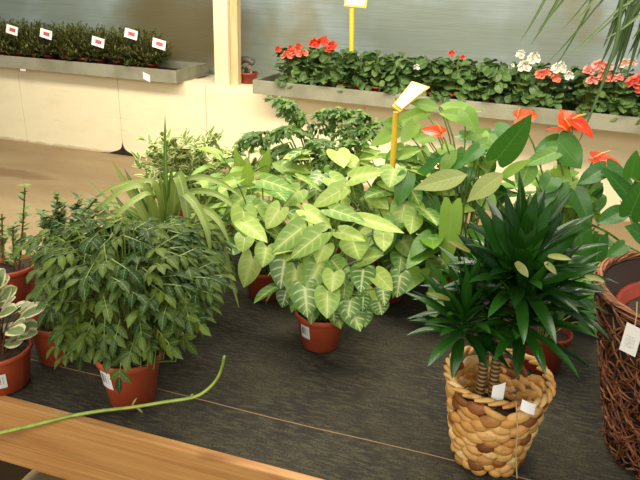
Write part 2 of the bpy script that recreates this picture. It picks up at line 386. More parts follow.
# ================================================================== SETTING
b = MB(); b.box((-9, -3, -.05), (6, 5.4, 0)); tag(b.build('floor', M['floor'], smooth=False), kind='structure')
b = MB()
xs = [-9.0, -7.3, -5.9, -4.55, -3.47, -2.6, -1.2, .2, 1.6, 3.0, 6.0]     # cast panels with open joints
for x0, x1 in zip(xs[:-1], xs[1:]): b.box((x0 + .003, 4.985, 0), (x1 - .003, 5.2, .728))
b.box((-9, 4.995, 0), (6, 5.19, .72)); b.box((-9, 5.19, 0), (6, 5.62, .715))
tag(b.build('wall_back', M['wall'], smooth=False), kind='structure')
b = MB(); b.box((-9, 5.56, .715), (6, 5.575, 3.0)); tag(b.build('window_1', M['poly'], smooth=False), kind='structure')
# post with a slightly darker tan batten beside it
pr = MB(); pr.box((-2.53, 5.02, .728), (-2.40, 5.15, 3.0)); post = pr.build('trim_1', M['post'], smooth=False, bevel=.006); tag(post, kind='structure')
pr = MB(); pr.box((-2.398, 5.06, .728), (-2.33, 5.13, 3.0)); tag(pr.build('trim_2', M['post_dark'], smooth=False, bevel=.003), kind='structure')
b = MB(); b.box((-5, 2.05, 2.62), (3, 2.13, 2.74)); tag(b.build('ceiling_beam', M['post_dark'], smooth=False, bevel=.004), kind='structure')

# ================================================================== DISPLAY TABLE
X0, X1, Y0, Y1 = -1.42, 1.5, .93, 2.06
tb = empty('display_table', (0, 0, 0), 'long pine-edged display table covered in dark woven cloth, holding the potted plants', 'table')
b = MB(); b.box((X0, Y0 - .002, ZT - .03), (X1, Y1, ZT)); tag(b.build('table_cloth', M['mat'], tb, smooth=False), 'dark woven ground cloth')
b = MB(); b.tube([(X0 + .01 + k * (X1 - X0 - .02) / 24, 1.07 + .0022 * math.sin(k * 1.3), ZT + .0004) for k in range(25)], .0011, 5); tag(b.build('cloth_seam', M['seam'], tb), 'thin tan seam line')
for i, (z0, z1, yo) in enumerate(((ZT - .108, ZT + .006, .0), (ZT - .175, ZT - .112, .004))):
    b = MB(); b.box((X0 - .02, Y0 - .026 + yo, z0), (X1 + .02, Y0 - .0025 + yo * .2, z1)); b.build('edge_board', M['wood'], tb, smooth=False, bevel=.004)
b = MB(); b.box((X0 - .02, Y1 + .001, ZT - .108), (X1 + .02, Y1 + .024, ZT + .006)); b.build('edge_board', M['wood'], tb, smooth=False, bevel=.004)
for xx in (X0 - .023, X1 + .001):
    b = MB(); b.box((xx, Y0, ZT - .108), (xx + .022, Y1, ZT + .006)); b.build('edge_board', M['wood'], tb, smooth=False, bevel=.004)
b = MB(); b.box((X0 + .002, Y0 + .06, .03), (X0 + .02, Y1 - .06, ZT - .112)); b.build('shade_panel', M['leg'], tb, smooth=False, bevel=.003)  # unseen panel, added to keep the floor under the table dark
for xx in (-1.3, -.02, 1.4):
    for yy in (1.0, 1.96):
        b = MB(); b.box((xx - .035, yy - .035, 0), (xx + .035, yy + .035, ZT - .031)); b.build('leg', M['leg'], tb, smooth=False, bevel=.003)

# ================================================================== PLANTS ON THE TABLE
def petioles(st, s0, e, r=.002, k=6):
    s0, e = V(s0), V(e); mid = s0 * .6 + e * .4; mid.z = s0.z + (e.z - s0.z) * .8
    st.tube(bez(s0, mid, e, k), r, 4)

# ---- cream-edged peperomia, far left
def peperomia():
    p = onz(3, 384, ZT); rt, rb, h = .073, .058, .1
    t = empty('potted_peperomia', loc(p.x, p.y), 'cream-edged round-leaved plant in a terracotta pot at the front left table corner', 'potted plant')
    pot(t, rt, rb, h, lip=.012); potlabel(t, rt, rb, h, -.83, .028, .28, .66)
    f = MB(); st = MB()
    for k in range(60):
        az = R.uniform(0, 2 * PI); q = k / 59; el = math.radians(R.uniform(5, 40) if q < .6 else R.uniform(40, 80))
        rad = R.uniform(.015, .062) if q < .6 else R.uniform(0, .03)
        e = V((math.cos(az) * rad, math.sin(az) * rad, h + .005 + q * .145))
        petioles(st, (e.x * .4, e.y * .4, h - .012), e, .0024, 4)
        leaf(f, e, direc(az, el), UP + V((0, -.35, 0)), R.uniform(.045, .058), R.uniform(.034, .043), OBOV, .35, .22, 0, None, 7, 3, twist=R.uniform(-.4, .4))
    f.build('foliage', M['pepero'], t); st.build('stems', M['stem_red'], t)
peperomia()

# ---- upright jade twigs, behind the peperomia
def jade():
    p = onz(16, 300, ZT)
    t = empty('potted_jade_bush', loc(p.x, p.y), 'upright twiggy plant with small round leaves at the left edge', 'potted plant')
    pot(t, .068, .052, .115); f = MB(); st = MB(); o = t.location
    for (bx, by), (tx, ty), dY in (((27, 272), (25, 186), 0), ((24, 272), (13, 226), -.02), ((10, 275), (24, 240), .01), ((3, 274), (-8, 200), .02), ((-6, 274), (2, 214), .03), ((-14, 272), (-30, 190), 0)):
        s0 = ony(bx, by, p.y + dY) - o; e = ony(tx, ty, p.y + dY) - o; s0.z = min(s0.z, .104)
        if math.hypot(s0.x, s0.y) > .055: s0.x *= .5; s0.y *= .5
        pts = bez(s0, s0.lerp(e, .5) + V((R.uniform(-.012, .012), 0, 0)), e, 12); st.tube(pts, [.0034 - .0016 * i / 12 for i in range(13)], 5)
        for i in range(3, 13):
            for q in range(3):
                az = R.uniform(0, 2 * PI); pp = pts[i] + V((0, 0, R.uniform(-.006, .006)))
                leaf(f, pp, direc(az, R.uniform(0, .8)), UP, R.uniform(.017, .026), R.uniform(.014, .02), ROUND, .2, .1, 0, None, 4, 1)
    f.build('foliage', M['crass'], t); st.build('stems', M['stem_red'], t)
jade()

def small_bush():
    p = onz(72, 315, ZT)
    t = empty('potted_small_leaved_bush', loc(p.x, p.y), 'loose bush of tiny oval leaves rising behind the glossy-leaved plants on the left', 'potted plant')
    pot(t, .06, .046, .105); f = MB(); st = MB(); o = t.location
    for k in range(42):
        tx, ty = R.uniform(42, 104), R.uniform(196, 262); e = ony(tx, ty, p.y + R.uniform(-.06, .06)) - o
        s0 = V((R.uniform(-.02, .02), R.uniform(-.02, .02), .09)); pts = bez(s0, (s0.x + e.x * .3, s0.y + e.y * .3, e.z * .8), e, 9)
        st.tube(pts, .0016, 4)
        for i in range(3, 10):
            for q in range(5):
                leaf(f, pts[i] + V((0, 0, R.uniform(-.01, .01))), direc(R.uniform(0, 2 * PI), R.uniform(-.2, .8)), UP, R.uniform(.018, .027), R.uniform(.011, .016), OVATE, .3, .15, 0, None, 4, 1)
    f.build('foliage', M['smallbush'], t); st.build('stems', M['twig'], t)
small_bush()

# ---- glossy compound-leaved bushes
def compound(f, st, e, az, el, L, rnd=None):
    """a leaf of five toothed leaflets on a short rachis"""
    d = direc(az, el); side = d.cross(UP).normalized(); n = side.cross(d)
    st.tube([e, e + d * L * .5 - UP * L * .02, e + d * L * .8 - UP * L * .06], .0012, 3)
    rr = R.random() if rnd is None else rnd
    def rj(): return min(1, max(0, rr + R.uniform(-.25, .25)))
    for (s, a, q) in ((.35, 1, .8), (.35, -1, .8), (.62, .9, .85), (.62, -.9, .85), (.8, 0, 1.0)):
        dd = d * (1 if a == 0 else .55) + side * a * .8 - UP * .25
        leaf(f, e + d * L * s - UP * L * .04, dd, n + V((0, -.2, .2)), L * .62 * q, L * .33 * q, TOOTH, .7, .25, 0, rj(), 8, 2, wave=.03)
def doll(p, label, cx, cy, Yc, rx, ry, rz, nleaf, seed, group=None, pt=(.07, .05, .125), lab=None, zlo=-1.0):
    t = empty('potted_glossy_bush', loc(p.x, p.y), label, 'potted plant', group)
    pot(t, *pt); o = t.location
    f = MB(); st = MB(); c = ony(cx, cy, Yc) - o
    for k in range(nleaf):
        az = R.uniform(0, 2 * PI); u = R.uniform(zlo, 1.0); rr = R.uniform(.12, 1) ** .5
        e = c + V((rx * rr * math.cos(az) * math.sqrt(max(0, 1 - u * u)), ry * rr * math.sin(az) * math.sqrt(max(0, 1 - u * u)), rz * rr * u))
        if k % 5 < 3:
            rho = math.sqrt(R.random()); e = c + V((rx * rho * math.cos(az), ry * rho * math.sin(az), rz * math.sqrt(1 - rho * rho * .96) * R.uniform(.5, 1.0)))
        if e.z < .05: e.z = .05 + R.uniform(0, .04)
        if math.hypot(e.x, e.y) < pt[0] + .02 and e.z < pt[2] + .01: e.z = pt[2] + R.uniform(.015, .05)
        qx, qy = proj(e + o)
        if qx < 58 and qy > 285 or qx < 46 and qy > 245: continue
        if 92 < qx < 172 and qy > 338: continue
        s0 = V((R.uniform(-.03, .03), R.uniform(-.03, .03), pt[2] - .014))
        st.tube(bez(s0, (e.x * .3, e.y * .3, s0.z * .4 + e.z * .6), e, 6), .0014, 4)
        a2 = math.atan2(e.y - .0, e.x) + R.uniform(-.9, .9)
        if R.random() < .35: a2 = R.uniform(-2.4, -.3)
        compound(f, st, e, a2, R.uniform(-.5, .35) + .25 * u, R.uniform(.046, .066))
    f.build('foliage', M['doll'], t); st.build('stems', M['stem'], t)
    if lab: potlabel(t, pt[0], pt[1], pt[2], *lab)
    return t
pf = onz(133, 399, ZT)
main_doll = doll(pf, 'glossy toothed-leaf bush in the terracotta pot nearest the pine edge, white label on its rim', 122, 286, 1.05, .20, .15, .15, 330, 1, lab=(-1.88, .034, .5, .86))
def extra_sprays(t):
    """sprays hanging over the pot rim"""
    f = MB(); st = MB(); o = t.location
    for (x, y), (ex, ey) in (((122, 350), (119, 384)), ((135, 338), (128, 360)), ((95, 330), (92, 348)), ((158, 330), (176, 352)), ((170, 318), (192, 348)), ((84, 335), (80, 362)), ((180, 300), (205, 330)), ((150, 335), (150, 352)), ((85, 300), (72, 325)), ((70, 312), (60, 338)), ((92, 318), (84, 345)), ((105, 318), (104, 345)), ((76, 295), (52, 316)), ((140, 318), (142, 340)), ((165, 310), (170, 335)), ((185, 300), (190, 325)), ((120, 320), (114, 345)), ((110, 335), (100, 352)), ((78, 318), (74, 345))):
        a = ony(x, y, .93 if 90 < x < 160 else .98) - o; bq = ony(ex, ey, .90 if 90 < x < 160 else .95) - o; d = bq - a
        st.tube([V((a.x * .3, a.y * .3, .115)), V((a.x * .8, a.y * .8, .15)), a], .0017, 4)
        st.tube([a, a.lerp(bq, .8)], .0012, 3)
        side = d.cross(V((0, -1, 0))).normalized()
        for s, q in ((.2, 1), (.25, -1), (.6, 1), (.62, -1), (.8, 0)):
            leaf(f, a.lerp(bq, s), d.normalized() * (1 if q == 0 else .6) + side * q * .7, V((0, -1, .5)), .034, .019, TOOTH, .3, .2, 0, None, 8, 2)
    f.build('hanging_foliage', M['doll'], t); st.build('hanging_stems', M['stem'], t)
extra_sprays(main_doll)
pe = onz(60, 358, ZT)
doll(pe, 'glossy toothed-leaf bush whose terracotta pot stands between the peperomia and the front bush', 70, 285, pe.y + .02, .13, .11, .14, 170, 2, pt=(.06, .046, .108))
ph = onz(168, 340, ZT)
dl = doll(ph, 'toothed-leaf bush behind the front one, narrow white label at the right of its pot', 158, 262, ph.y + .02, .16, .12, .12, 180, 3, pt=(.06, .046, .105))
potlabel(dl, .06, .046, .105, -.28, .03, .3, .97, mat='white_card')

# ---- strap-leaved spiky plant
def spiky():
    p = onz(168, 292, ZT)
    t = empty('potted_strap_leaf_plant', loc(p.x, p.y), 'spiky plant with long arching strap leaves behind the glossy bushes', 'potted plant')
    pot(t, .065, .05, .115); f = MB(); o = t.location
    H = [((158, 235), (165, 113), 6, 0), ((150, 235), (112, 161), 9, 0), ((147, 232), (124, 168), 8, .03), ((158, 240), (146, 170), 10, .02), ((150, 240), (140, 185), 10, .04),
         ((155, 240), (160, 172), 11, .0), ((170, 240), (172, 165), 10, .03), ((172, 238), (184, 176), 9, 0), ((165, 245), (62, 240), 9, -.25), ((160, 240), (85, 178), 4, .04),
         ((150, 246), (78, 222), 9, -.2), ((160, 248), (95, 262), 9, -.1), ((168, 244), (240, 188), 6, .05), ((170, 246), (242, 205), 6, .02), ((172, 246), (232, 222), 6, -.02),
         ((150, 236), (84, 208), 6, .02), ((150, 240), (100, 214), 5, .05), ((156, 246), (108, 186), 5, 0), ((172, 244), (225, 178), 5, .06)]
    for (bx, by), (tx, ty), w, dY in H:
        a = V((R.uniform(-.015, .015), R.uniform(-.015, .015), .1)); e = ony(tx, ty, p.y + dY) - o; c_ = ony(bx, by, p.y) - o
        up = (e.z > c_.z + .08)
        mid = V((c_.x, c_.y, max(c_.z, e.z * .9 if up else e.z + .1)))
        if up: mid = a.lerp(e, .5)
        ribbon(f, bez(a, mid, e, 12), w * 1.75 / FPX)
    # the blade bent down at its right side
    for (m1, m2, m3, tip, w, dy) in (((174, 205), (178, 176), (186, 205), (189, 243), 12, .14), ((190, 212), (213, 226), (227, 262), (239, 308), 8, .22), ((180, 190), (200, 178), (222, 184), (243, 198), 7, .1),
                                     ((182, 200), (204, 192), (226, 200), (243, 218), 7, .14), ((180, 210), (200, 208), (218, 220), (230, 244), 8, .2), ((150, 195), (128, 188), (100, 208), (64, 236), 9, .16),
                                     ((155, 200), (136, 200), (112, 222), (88, 254), 8, .24), ((158, 190), (140, 182), (112, 188), (84, 206), 6, .08), ((178, 200), (192, 200), (206, 226), (212, 262), 8, .24)):
        q = [V((0, 0, .1))] + [ony(m_[0], m_[1], p.y - dy * f_) - o for m_, f_ in ((m1, .35), (m2, .6), (m3, .85), (tip, 1))]
        ribbon(f, smooth_path(q, 5), w * 1.75 / FPX, R.uniform(.4, 1))
    for k in range(26):
        az = R.uniform(0, 2 * PI); el = math.radians(R.uniform(25, 85)); L = R.uniform(.16, .27)
        d = direc(az, el); s0 = V((R.uniform(-.015, .015), R.uniform(-.015, .015), .1)); e = s0 + d * L
        e.z -= L * .25 * (1 - math.sin(el)); ribbon(f, bez(s0, s0 + V((d.x * L * .3, d.y * L * .3, L * .5)), e, 9), R.uniform(.014, .024))
    f.build('foliage', M['strap'], t)
def smooth_path(q, n):
    out = []
    for i in range(len(q) - 1):
        p0, p1, p2, p3 = q[max(i - 1, 0)], q[i], q[i + 1], q[min(i + 2, len(q) - 1)]
        for k in range(n):
            t = k / n; out.append(.5 * ((2 * p1) + (p2 - p0) * t + (2 * p0 - 5 * p1 + 4 * p2 - p3) * t * t + (3 * p1 - p0 - 3 * p2 + p3) * t ** 3))
    out.append(q[-1].copy()); return out
def ribbon(f, pts, W, rnd=None, prof=STRAP):
    rnd = R.random() if rnd is None else rnd; n = len(pts) - 1; rows = []
    for i, p in enumerate(pts):
        t = (pts[min(i + 1, n)] - pts[max(i - 1, 0)]).normalized(); h = V((t.x, t.y, 0))
        sd = t.cross(V((0, -.6, .8))); sd = sd.normalized() if sd.length > .1 else V((1, 0, 0)); nn = sd.cross(t); w = W / 2 * prof(i / n)
        rows += [p - sd * w + nn * w * .35, p, p + sd * w + nn * w * .35]
    f.grid(rows, n, 2, rnd)
spiky()

# ---- variegated bush at the back left of the table
def euonymus():
    p = onz(190, 222, ZT)
    t = empty('potted_variegated_bush', loc(p.x, p.y), 'bushy plant of small cream-edged leaves in the back row, before the cream wall', 'potted plant')
    pot(t, .07, .055, .115); f = MB(); st = MB(); o = t.location
    for k in range(84):
        tx = R.uniform(138, 256); top = 134 + 10 * abs((tx - 200) / 60) ** 2; ty = R.uniform(top, 198); e = ony(tx, ty, p.y + R.uniform(-.1, .1)) - o
        s0 = V((R.uniform(-.03, .03), R.uniform(-.03, .03), .1)); pts = bez(s0, (e.x * .5, e.y * .5, e.z * .7), e, 7); st.tube(pts, .0018, 4)
        for i in range(3, 8):
            for q in range(4):
                leaf(f, pts[i] + V((R.uniform(-.01, .01), R.uniform(-.01, .01), R.uniform(-.01, .01))), direc(R.uniform(0, 2 * PI), R.uniform(-.1, 1.1)), UP + V((0, -.4, 0)), R.uniform(.036, .05), R.uniform(.018, .026), OVATE, .3, .2, 0, None, 6, 2)
    f.build('foliage', M['euon'], t); st.build('stems', M['stem'], t)
euonymus()

# ---- feathery plant
def feathery():
    p = onz(318, 250, ZT)
    t = empty('potted_feathery_plant', loc(p.x, p.y), 'tall feathery dark green plant with drooping fronds in the back row behind the arrowhead plants', 'potted plant')
    pot(t, .065, .05, .115); f = MB(); st = MB(); o = t.location
    F = [((300, 125), (285, 102), 0), ((318, 135), (325, 112), .02), ((312, 130), (296, 106), -.02), ((335, 135), (356, 116), 0), ((345, 135), (371, 122), .03), ((290, 135), (258, 132), 0), ((280, 140), (252, 138), .03),
         ((300, 135), (290, 126), -.05), ((320, 142), (318, 140), -.05), ((345, 148), (352, 140), -.04), ((300, 150), (290, 150), -.05), ((330, 145), (338, 152), -.06), ((315, 155), (325, 160), -.06), ((290, 142), (276, 150), -.03), ((335, 130), (343, 112), .04), ((350, 130), (366, 128), -.02)]
    for b_, e_, dY in F:
        a = V((R.uniform(-.02, .02), R.uniform(-.02, .02), .1)); m1 = ony(b_[0], b_[1], p.y + dY) - o; e = ony(e_[0], e_[1], p.y + dY * 1.5 - .03) - o
        st.tube(bez(a, (m1.x * .4, m1.y * .4, m1.z * .7), m1, 6), .0028, 5)
        tip = e + (e - m1) * .35 - UP * .015
        fr = bez(m1, e + UP * .015, tip, 8); st.tube(fr, .0014, 4)
        for i in range(1, 9):
            d = (fr[i] - fr[i - 1]).normalized(); sd = d.cross(UP); sd = sd.normalized() if sd.length > .1 else V((1, 0, 0))
            for q in (1, -1):
                dd = sd * q * R.uniform(.5, 1.2) + d * R.uniform(-.1, .8) - UP * R.uniform(.1, .9) + V((R.uniform(-.3, .3), R.uniform(-.5, .2), 0)); bl = fr[i]; Lb = R.uniform(.03, .06)
                # each pinna is a comb of fine leaflets
                for s in range(6):
                    pp = bl + dd.normalized() * Lb * s / 6
                    for q2 in (1, -1, 0):
                        if q2 == 0 and s < 5: continue
                        leaf(f, pp, dd.normalized() + V((R.uniform(-.9, .9), R.uniform(-.9, .9), R.uniform(-.9, .5))), UP + V((0, -.5, 0)), R.uniform(.017, .028), R.uniform(.008, .013), OVATE, .4, .2, 0, None, 4, 1)
    f.build('foliage', M['fern'], t); st.build('stems', M['stem'], t)
feathery()

# ---- arrowhead plants (syngonium)
def z6(x, y): return (230 + x / 3.0, 170 + y / 3.0)
def syngonium(px, label, heroes, Yh, fill, pt, rf=(.16, .13), hf=(.08, .30), lab=None, fillmat='syng'):
    p = onz(px[0], px[1], ZT); t = empty('potted_arrowhead_plant', loc(p.x, p.y), label, 'potted plant')
    pot(t, *pt); f = MB(); st = MB()
    for h in heroes:
        b_, e_, w = h[:3]; mi = h[3] if len(h) > 3 else 0; rr = h[4] if len(h) > 4 else None; dd = h[5] if len(h) > 5 else R.uniform(-.03, .03)
        hero(f, st, t, b_, e_, w, Yh + dd, R.uniform(-.05, -.02), rnd=rr, soil=(R.uniform(-.03, .03), R.uniform(-.03, .03), pt[2] - .014), mi=mi)
    for k in range(fill):
        az = R.uniform(0, 2 * PI); q = R.random(); rad = rf[0] * R.uniform(.35, 1) * (1 - .35 * q)
        e = V((math.cos(az) * rad, math.sin(az) * rad * rf[1] / rf[0], hf[0] + pt[2] * .6 + (hf[1] - hf[0]) * q))
        if e.z < pt[2] + .03 and rad < pt[0] + .03: e.z = pt[2] + .04
        if e.y < .03: e.z = max(e.z, pt[2] + .075)
        petioles(st, (R.uniform(-.03, .03), R.uniform(-.03, .03), pt[2] - .014), e, .0019)
        leaf(f, e, direc(az + R.uniform(-.5, .5), R.uniform(-1.0, -.1) + q * .3), direc(az, .3) + UP * 1.1, R.uniform(.06, .085), R.uniform(.056, .076), HEART, .3, .12, .22, None, 7, 3, mi=0 if R.random() < .75 else 1)
    f.build('foliage', [M['syng'], M['syng_vein']], t); st.build('stems', M['stem'], t)
    if lab: potlabel(t, pt[0], pt[1], pt[2], *lab)
    return t
HM = [(z6(218, 172), z6(122, 245), 21, 0, .35, -.03), (z6(275, 190), z6(180, 262), 20, 0, .45, -.04), (z6(335, 60), z6(245, 108), 16, 0, .85, .03), (z6(225, 122), z6(302, 168), 15, 0, .95, 0),
      (z6(240, 128), z6(172, 168), 14, 0, .9, .01), (z6(165, 262), z6(150, 355), 24, 1, .2, 0), (z6(224, 350), z6(233, 442), 25, 1, .8, -.07), (z6(292, 362), z6(291, 442), 22, 0, .5, -.07),
      (z6(198, 296), z6(186, 388), 18, 0, .4, -.02), (z6(272, 280), z6(232, 352), 23, 0, .25, -.03), (z6(312, 308), z6(305, 364), 19, 0, .8, -.05), (z6(68, 262), z6(40, 352), 20, 0, .95, 0),
      (z6(40, 118), z6(46, 200), 22, 0, .7, 0), (z6(40, 155), z6(108, 208), 17, 0, .75, -.02), (z6(45, 198), z6(38, 242), 17, 0, .7, 0), (z6(110, 230), z6(98, 288), 19, 0, .5, 0),
      (z6(400, 298), z6(392, 362), 22, 1, .7, 0), (z6(438, 310), z6(486, 358), 17, 0, .85, .0), (z6(512, 312), z6(500, 382), 19, 1, .9, .02), (z6(362, 390), z6(352, 446), 20, 1, .4, -.02),
      (z6(402, 422), z6(405, 468), 15, 1, .1, -.01), (z6(446, 394), z6(455, 432), 17, 1, .2, 0), (z6(458, 358), z6(464, 404), 13, 1, .1, .02), (z6(400, 380), z6(398, 420), 13, 1, .0, 0),
      (z6(368, 212), z6(388, 264), 25, 0, .6, 0), (z6(460, 186), z6(462, 238), 17, 0, .85, 0), (z6(330, 185), z6(400, 205), 15, 0, .8, -.01), (z6(396, 146), z6(516, 180), 13, 0, .95, .01),
      (z6(300, 118), z6(400, 148), 15, 0, .3, 0), (z6(400, 270), z6(452, 250), 18, 0, .5, 0), (z6(345, 345), z6(340, 395), 15, 0, .3, 0), (z6(170, 360), z6(155, 412), 16, 1, .3, 0),
      (z6(150, 115), z6(108, 175), 18, 0, .9, .02), (z6(285, 225), z6(262, 275), 18, 0, .8, -.02), (z6(305, 270), z6(330, 300), 17, 0, .3, .0), (z6(310, 420), z6(312, 452), 16, 1, .2, -.02)]
syngonium((320, 344), 'pale arrowhead plant in the terracotta pot with a barcode label, centre of the cloth', HM, 1.34, 34, (.066, .05, .1), (.14, .12), (.05, .24), lab=(-1.98, .028, .42, .8))
HB = [((262, 205), (252, 232), 18, 0, .4), ((300, 190), (284, 205), 18, 0, .5), ((262, 180), (295, 190), 15, 0, .3), ((245, 196), (224, 214), 14, 0, .5)]
syngonium((264, 296), 'arrowhead plant in the shaded pot just behind and left of the central one', HB, 1.55, 44, (.06, .046, .098), (.15, .12), (.1, .33))
HC = [((405, 203), (400, 230), 23, 0, .5), ((352, 178), (380, 170), 18, 0, .8), ((385, 180), (410, 190), 17, 0, .6), ((372, 195), (388, 208), 16, 0, .9), ((385, 230), (392, 248), 17, 1, .4), ((340, 190), (322, 205), 18, 0, .7), ((330, 178), (350, 190), 16, 0, .6)]
sc_ = syngonium((386, 298), 'arrowhead plant whose red pot shows behind the central plant, on its right', HC, 1.68, 60, (.062, .046, .1), (.17, .12), (.1, .36))
HD = [((320, 175), (352, 166), 15, 0, .8), ((352, 165), (378, 150), 16, 0, .7), ((335, 190), (300, 196), 15, 0, .6)]
syngonium((325, 268), 'arrowhead plant in the back row just in front of the feathery plant', HD, 1.88, 60, (.06, .046, .1), (.17, .1), (.15, .36))

# ---- broad green-leaved plants
def broad(px, label, heroes, fill, pt, mat='broad', H=(.16, .36), rad=.16, Lr=(.09, .13), Wr=(.035, .05), pm='terracotta'):
    p = onz(px[0], px[1], ZT); t = empty('potted_broad_leaf_plant', loc(p.x, p.y), label, 'potted plant'); pot(t, *pt, mat=pm); f = MB(); st = MB()
    for b_, e_, w, rr, dY in heroes: hero(f, st, t, b_, e_, w, p.y + dY, -.04, prof=OVATE, lobe=0, rnd=rr)
    for k in range(fill):
        az = R.uniform(0, 2 * PI); r_ = rad * R.uniform(.1, .7); e = V((math.cos(az) * r_, math.sin(az) * r_, R.uniform(*H)))
        petioles(st, (R.uniform(-.02, .02), R.uniform(-.02, .02), pt[2] - .014), e, .002)
        leaf(f, e, direc(az + R.uniform(-.6, .6), R.uniform(-.3, .7)), UP + V((0, -.3, 0)), R.uniform(*Lr), R.uniform(*Wr), OVATE, .5, .15, 0, None, 8, 2, wave=.03)
    f.build('foliage', M[mat], t); st.build('stems', M['stem'], t); return t
broad((205, 258), 'bright broad-leaved plant in a small red pot between the strap-leaf and arrowhead plants', [((272, 163), (310, 175), 16, .6, .05), ((247, 200), (248, 160), 14, .9, .02), ((262, 178), (268, 150), 12, .8, .06), ((218, 182), (262, 170), 13, .6, .05), ((215, 215), (245, 222), 16, .3, -.05), ((222, 205), (196, 218), 14, .3, -.03)], 26, (.055, .042, .09), pm='terracotta_dark', Lr=(.07, .1), Wr=(.022, .036), H=(.12, .3))
broad((243, 246), 'light green broad-leaved plant in the back row beside the feathery plant', [((255, 165), (300, 172), 15, .5, 0), ((245, 185), (236, 150), 13, .8, 0)], 30, (.058, .044, .095), Lr=(.08, .12), Wr=(.028, .042), H=(.14, .34))
small_red = onz(214, 240, ZT)

# ---- anthuriums
def z4(x, y): return (380 + x / 4.0, 90 + y / 4.0)
def z5(x, y): return (500 + x / 4.571, 90 + y / 4.571)
def spathe(t, st, c, L, az, el, spel, Y, mat='spathe', soil=(0, 0, .1), n=None, W=.8, label=None):
    o = t.location; pb = ony(c[0], c[1], Y) - o
    f = MB(); leaf(f, pb, direc(az, el), V(n) if n else UP, L, L * W, HEART, .3, .25, .2, None, 8, 4, wave=.02)
    fo = f.build('flower', M[mat], t)
    s = MB(); d = direc(az + .3, spel); s.tube([pb + UP * .004, pb + d * L * .25 + UP * .004, pb + d * L * .48, pb + d * L * .53], [.003, .003, .0022, .0008], 7); s.build('spadix', M['spadix'], fo)
    petioles(st, soil, pb, .0022, 8)
    return tag(fo, label) if label else fo
pt = (.068, .052, .115)
p1 = onz(455, 300, ZT)
A1 = empty('potted_anthurium', loc(p1.x, p1.y), 'tall leafy anthurium behind the basket, pale leaf undersides and a curled red flower', 'potted plant')
pot(A1, *pt); fl = {k: MB() for k in ('anth', 'anth_dark', 'anth_pale')}; st = MB()
Y_ = p1.y
for mt, b_, e_, w, rr, dY, nh in (
    ('anth', z4(240, 62), z4(402, 78), 14, .7, .05, None), ('anth', z4(235, 70), z4(120, 45), 14, .5, .05, None), ('anth', z4(340, 82), z4(388, 170), 18, .5, .0, None),
    ('anth_dark', z4(470, 275), z4(605, 112), 30, .6, -.1, (.5, -1, .3)), ('anth_pale', z4(348, 340), z4(135, 388), 23, .3, -.15, (0, -1, .9)), ('anth_pale', z4(492, 335), z4(346, 440), 23, .6, -.15, (-.3, -1, .8)),
    ('anth', z4(480, 352), z4(595, 275), 12, .95, -.12, None), ('anth_dark', z4(130, 368), z4(248, 255), 11, .5, -.08, None), ('anth', z4(140, 135), z4(85, 210), 16, .9, 0, None), ('anth', z4(230, 180), z4(140, 200), 14, .8, 0, None),
    ('anth', z4(60, 270), z4(160, 235), 13, .9, 0, None), ('anth', z4(300, 240), z4(240, 330), 15, .6, -.03, None), ('anth_dark', z4(400, 230), z4(330, 290), 16, .7, -.05, None), ('anth', z4(420, 180), z4(470, 220), 15, .3, .02, None),
    ('anth', z4(80, 140), z4(10, 130), 15, .2, .02, None), ('anth_dark', z4(110, 340), z4(70, 460), 20, .9, -.12, (0, -1, .4)), ('anth', (452, 205), (446, 268), 23, .8, -.2, (0, -1, .25)), ('anth', z4(190, 330), z4(100, 350), 16, .3, -.05, None),
    ('anth_dark', z4(290, 300), z4(370, 260), 17, .7, -.04, None), ('anth', z4(250, 230), z4(310, 280), 16, .8, 0, None), ('anth_dark', (420, 190), (408, 222), 18, .4, -.05, None), ('anth_dark', (430, 200), (432, 240), 20, .5, -.06, None), ('anth', (470, 118), (440, 112), 18, .7, .03, None), ('anth', (400, 128), (370, 145), 18, .9, .03, None), ('anth', (425, 112), (385, 126), 16, .8, .06, None)):
    hero(fl[mt], st, A1, b_, e_, w, Y_ + dY, -.03, prof=HEART if w > 15 and mt != 'anth_pale' else OVATE, lobe=.12 if w > 15 and mt != 'anth_pale' else 0, nh=nh, rnd=rr, droop=.2, soil=(R.uniform(-.03, .03), R.uniform(-.03, .03), .1))
def anth_fill(fl, st, n, H, rad, asp=1.0):
    for k in range(n):
        az = R.uniform(0, 2 * PI); r_ = rad * R.uniform(.3, 1); e = V((math.cos(az) * r_ * asp, math.sin(az) * r_, R.uniform(*H)))
        if e.y < .04: e.z = R.uniform(.1, .29)
        petioles(st, (R.uniform(-.03, .03), R.uniform(-.03, .03), .1), e, .0018)
        leaf(fl['anth' if R.random() < .7 else 'anth_dark'], e, direc(az + R.uniform(-.5, .5), R.uniform(-.9, .2)), UP + direc(az, .2) * .5, R.uniform(.09, .13), R.uniform(.05, .07), HEART, .35, .12, .12, None, 8, 3, wave=.02)
def px_fill(fl, st, root, n, xr, yr, Y, keys):
    for k in range(n):
        x, y = R.uniform(*xr), R.uniform(*yr); a = R.uniform(0, 2 * PI); Lp = R.uniform(18, 30)
        hero(fl[R.choice(keys)], st if k % 3 == 0 else None, root, (x, y), (x + Lp * math.cos(a), y + abs(Lp * .7 * math.sin(a))), R.uniform(13, 19), Y + R.uniform(0, .09), -.04, prof=HEART, lobe=.12, droop=.3, sr=.0016)
px_fill(fl, st, A1, 46, (400, 496), (126, 200), Y_, ('anth', 'anth', 'anth_dark')); px_fill(fl, st, A1, 26, (410, 500), (190, 250), Y_ - .02, ('anth', 'anth_dark'))
anth_fill(fl, st, 90, (.14, .43), .21, 1.25)
spathe(A1, st, z4(245, 172), .06, PI * .97, .1, 1.0, Y_ - .05, n=(0, -.7, .7), W=.6, soil=(0, 0, .1), label='curled red flower')
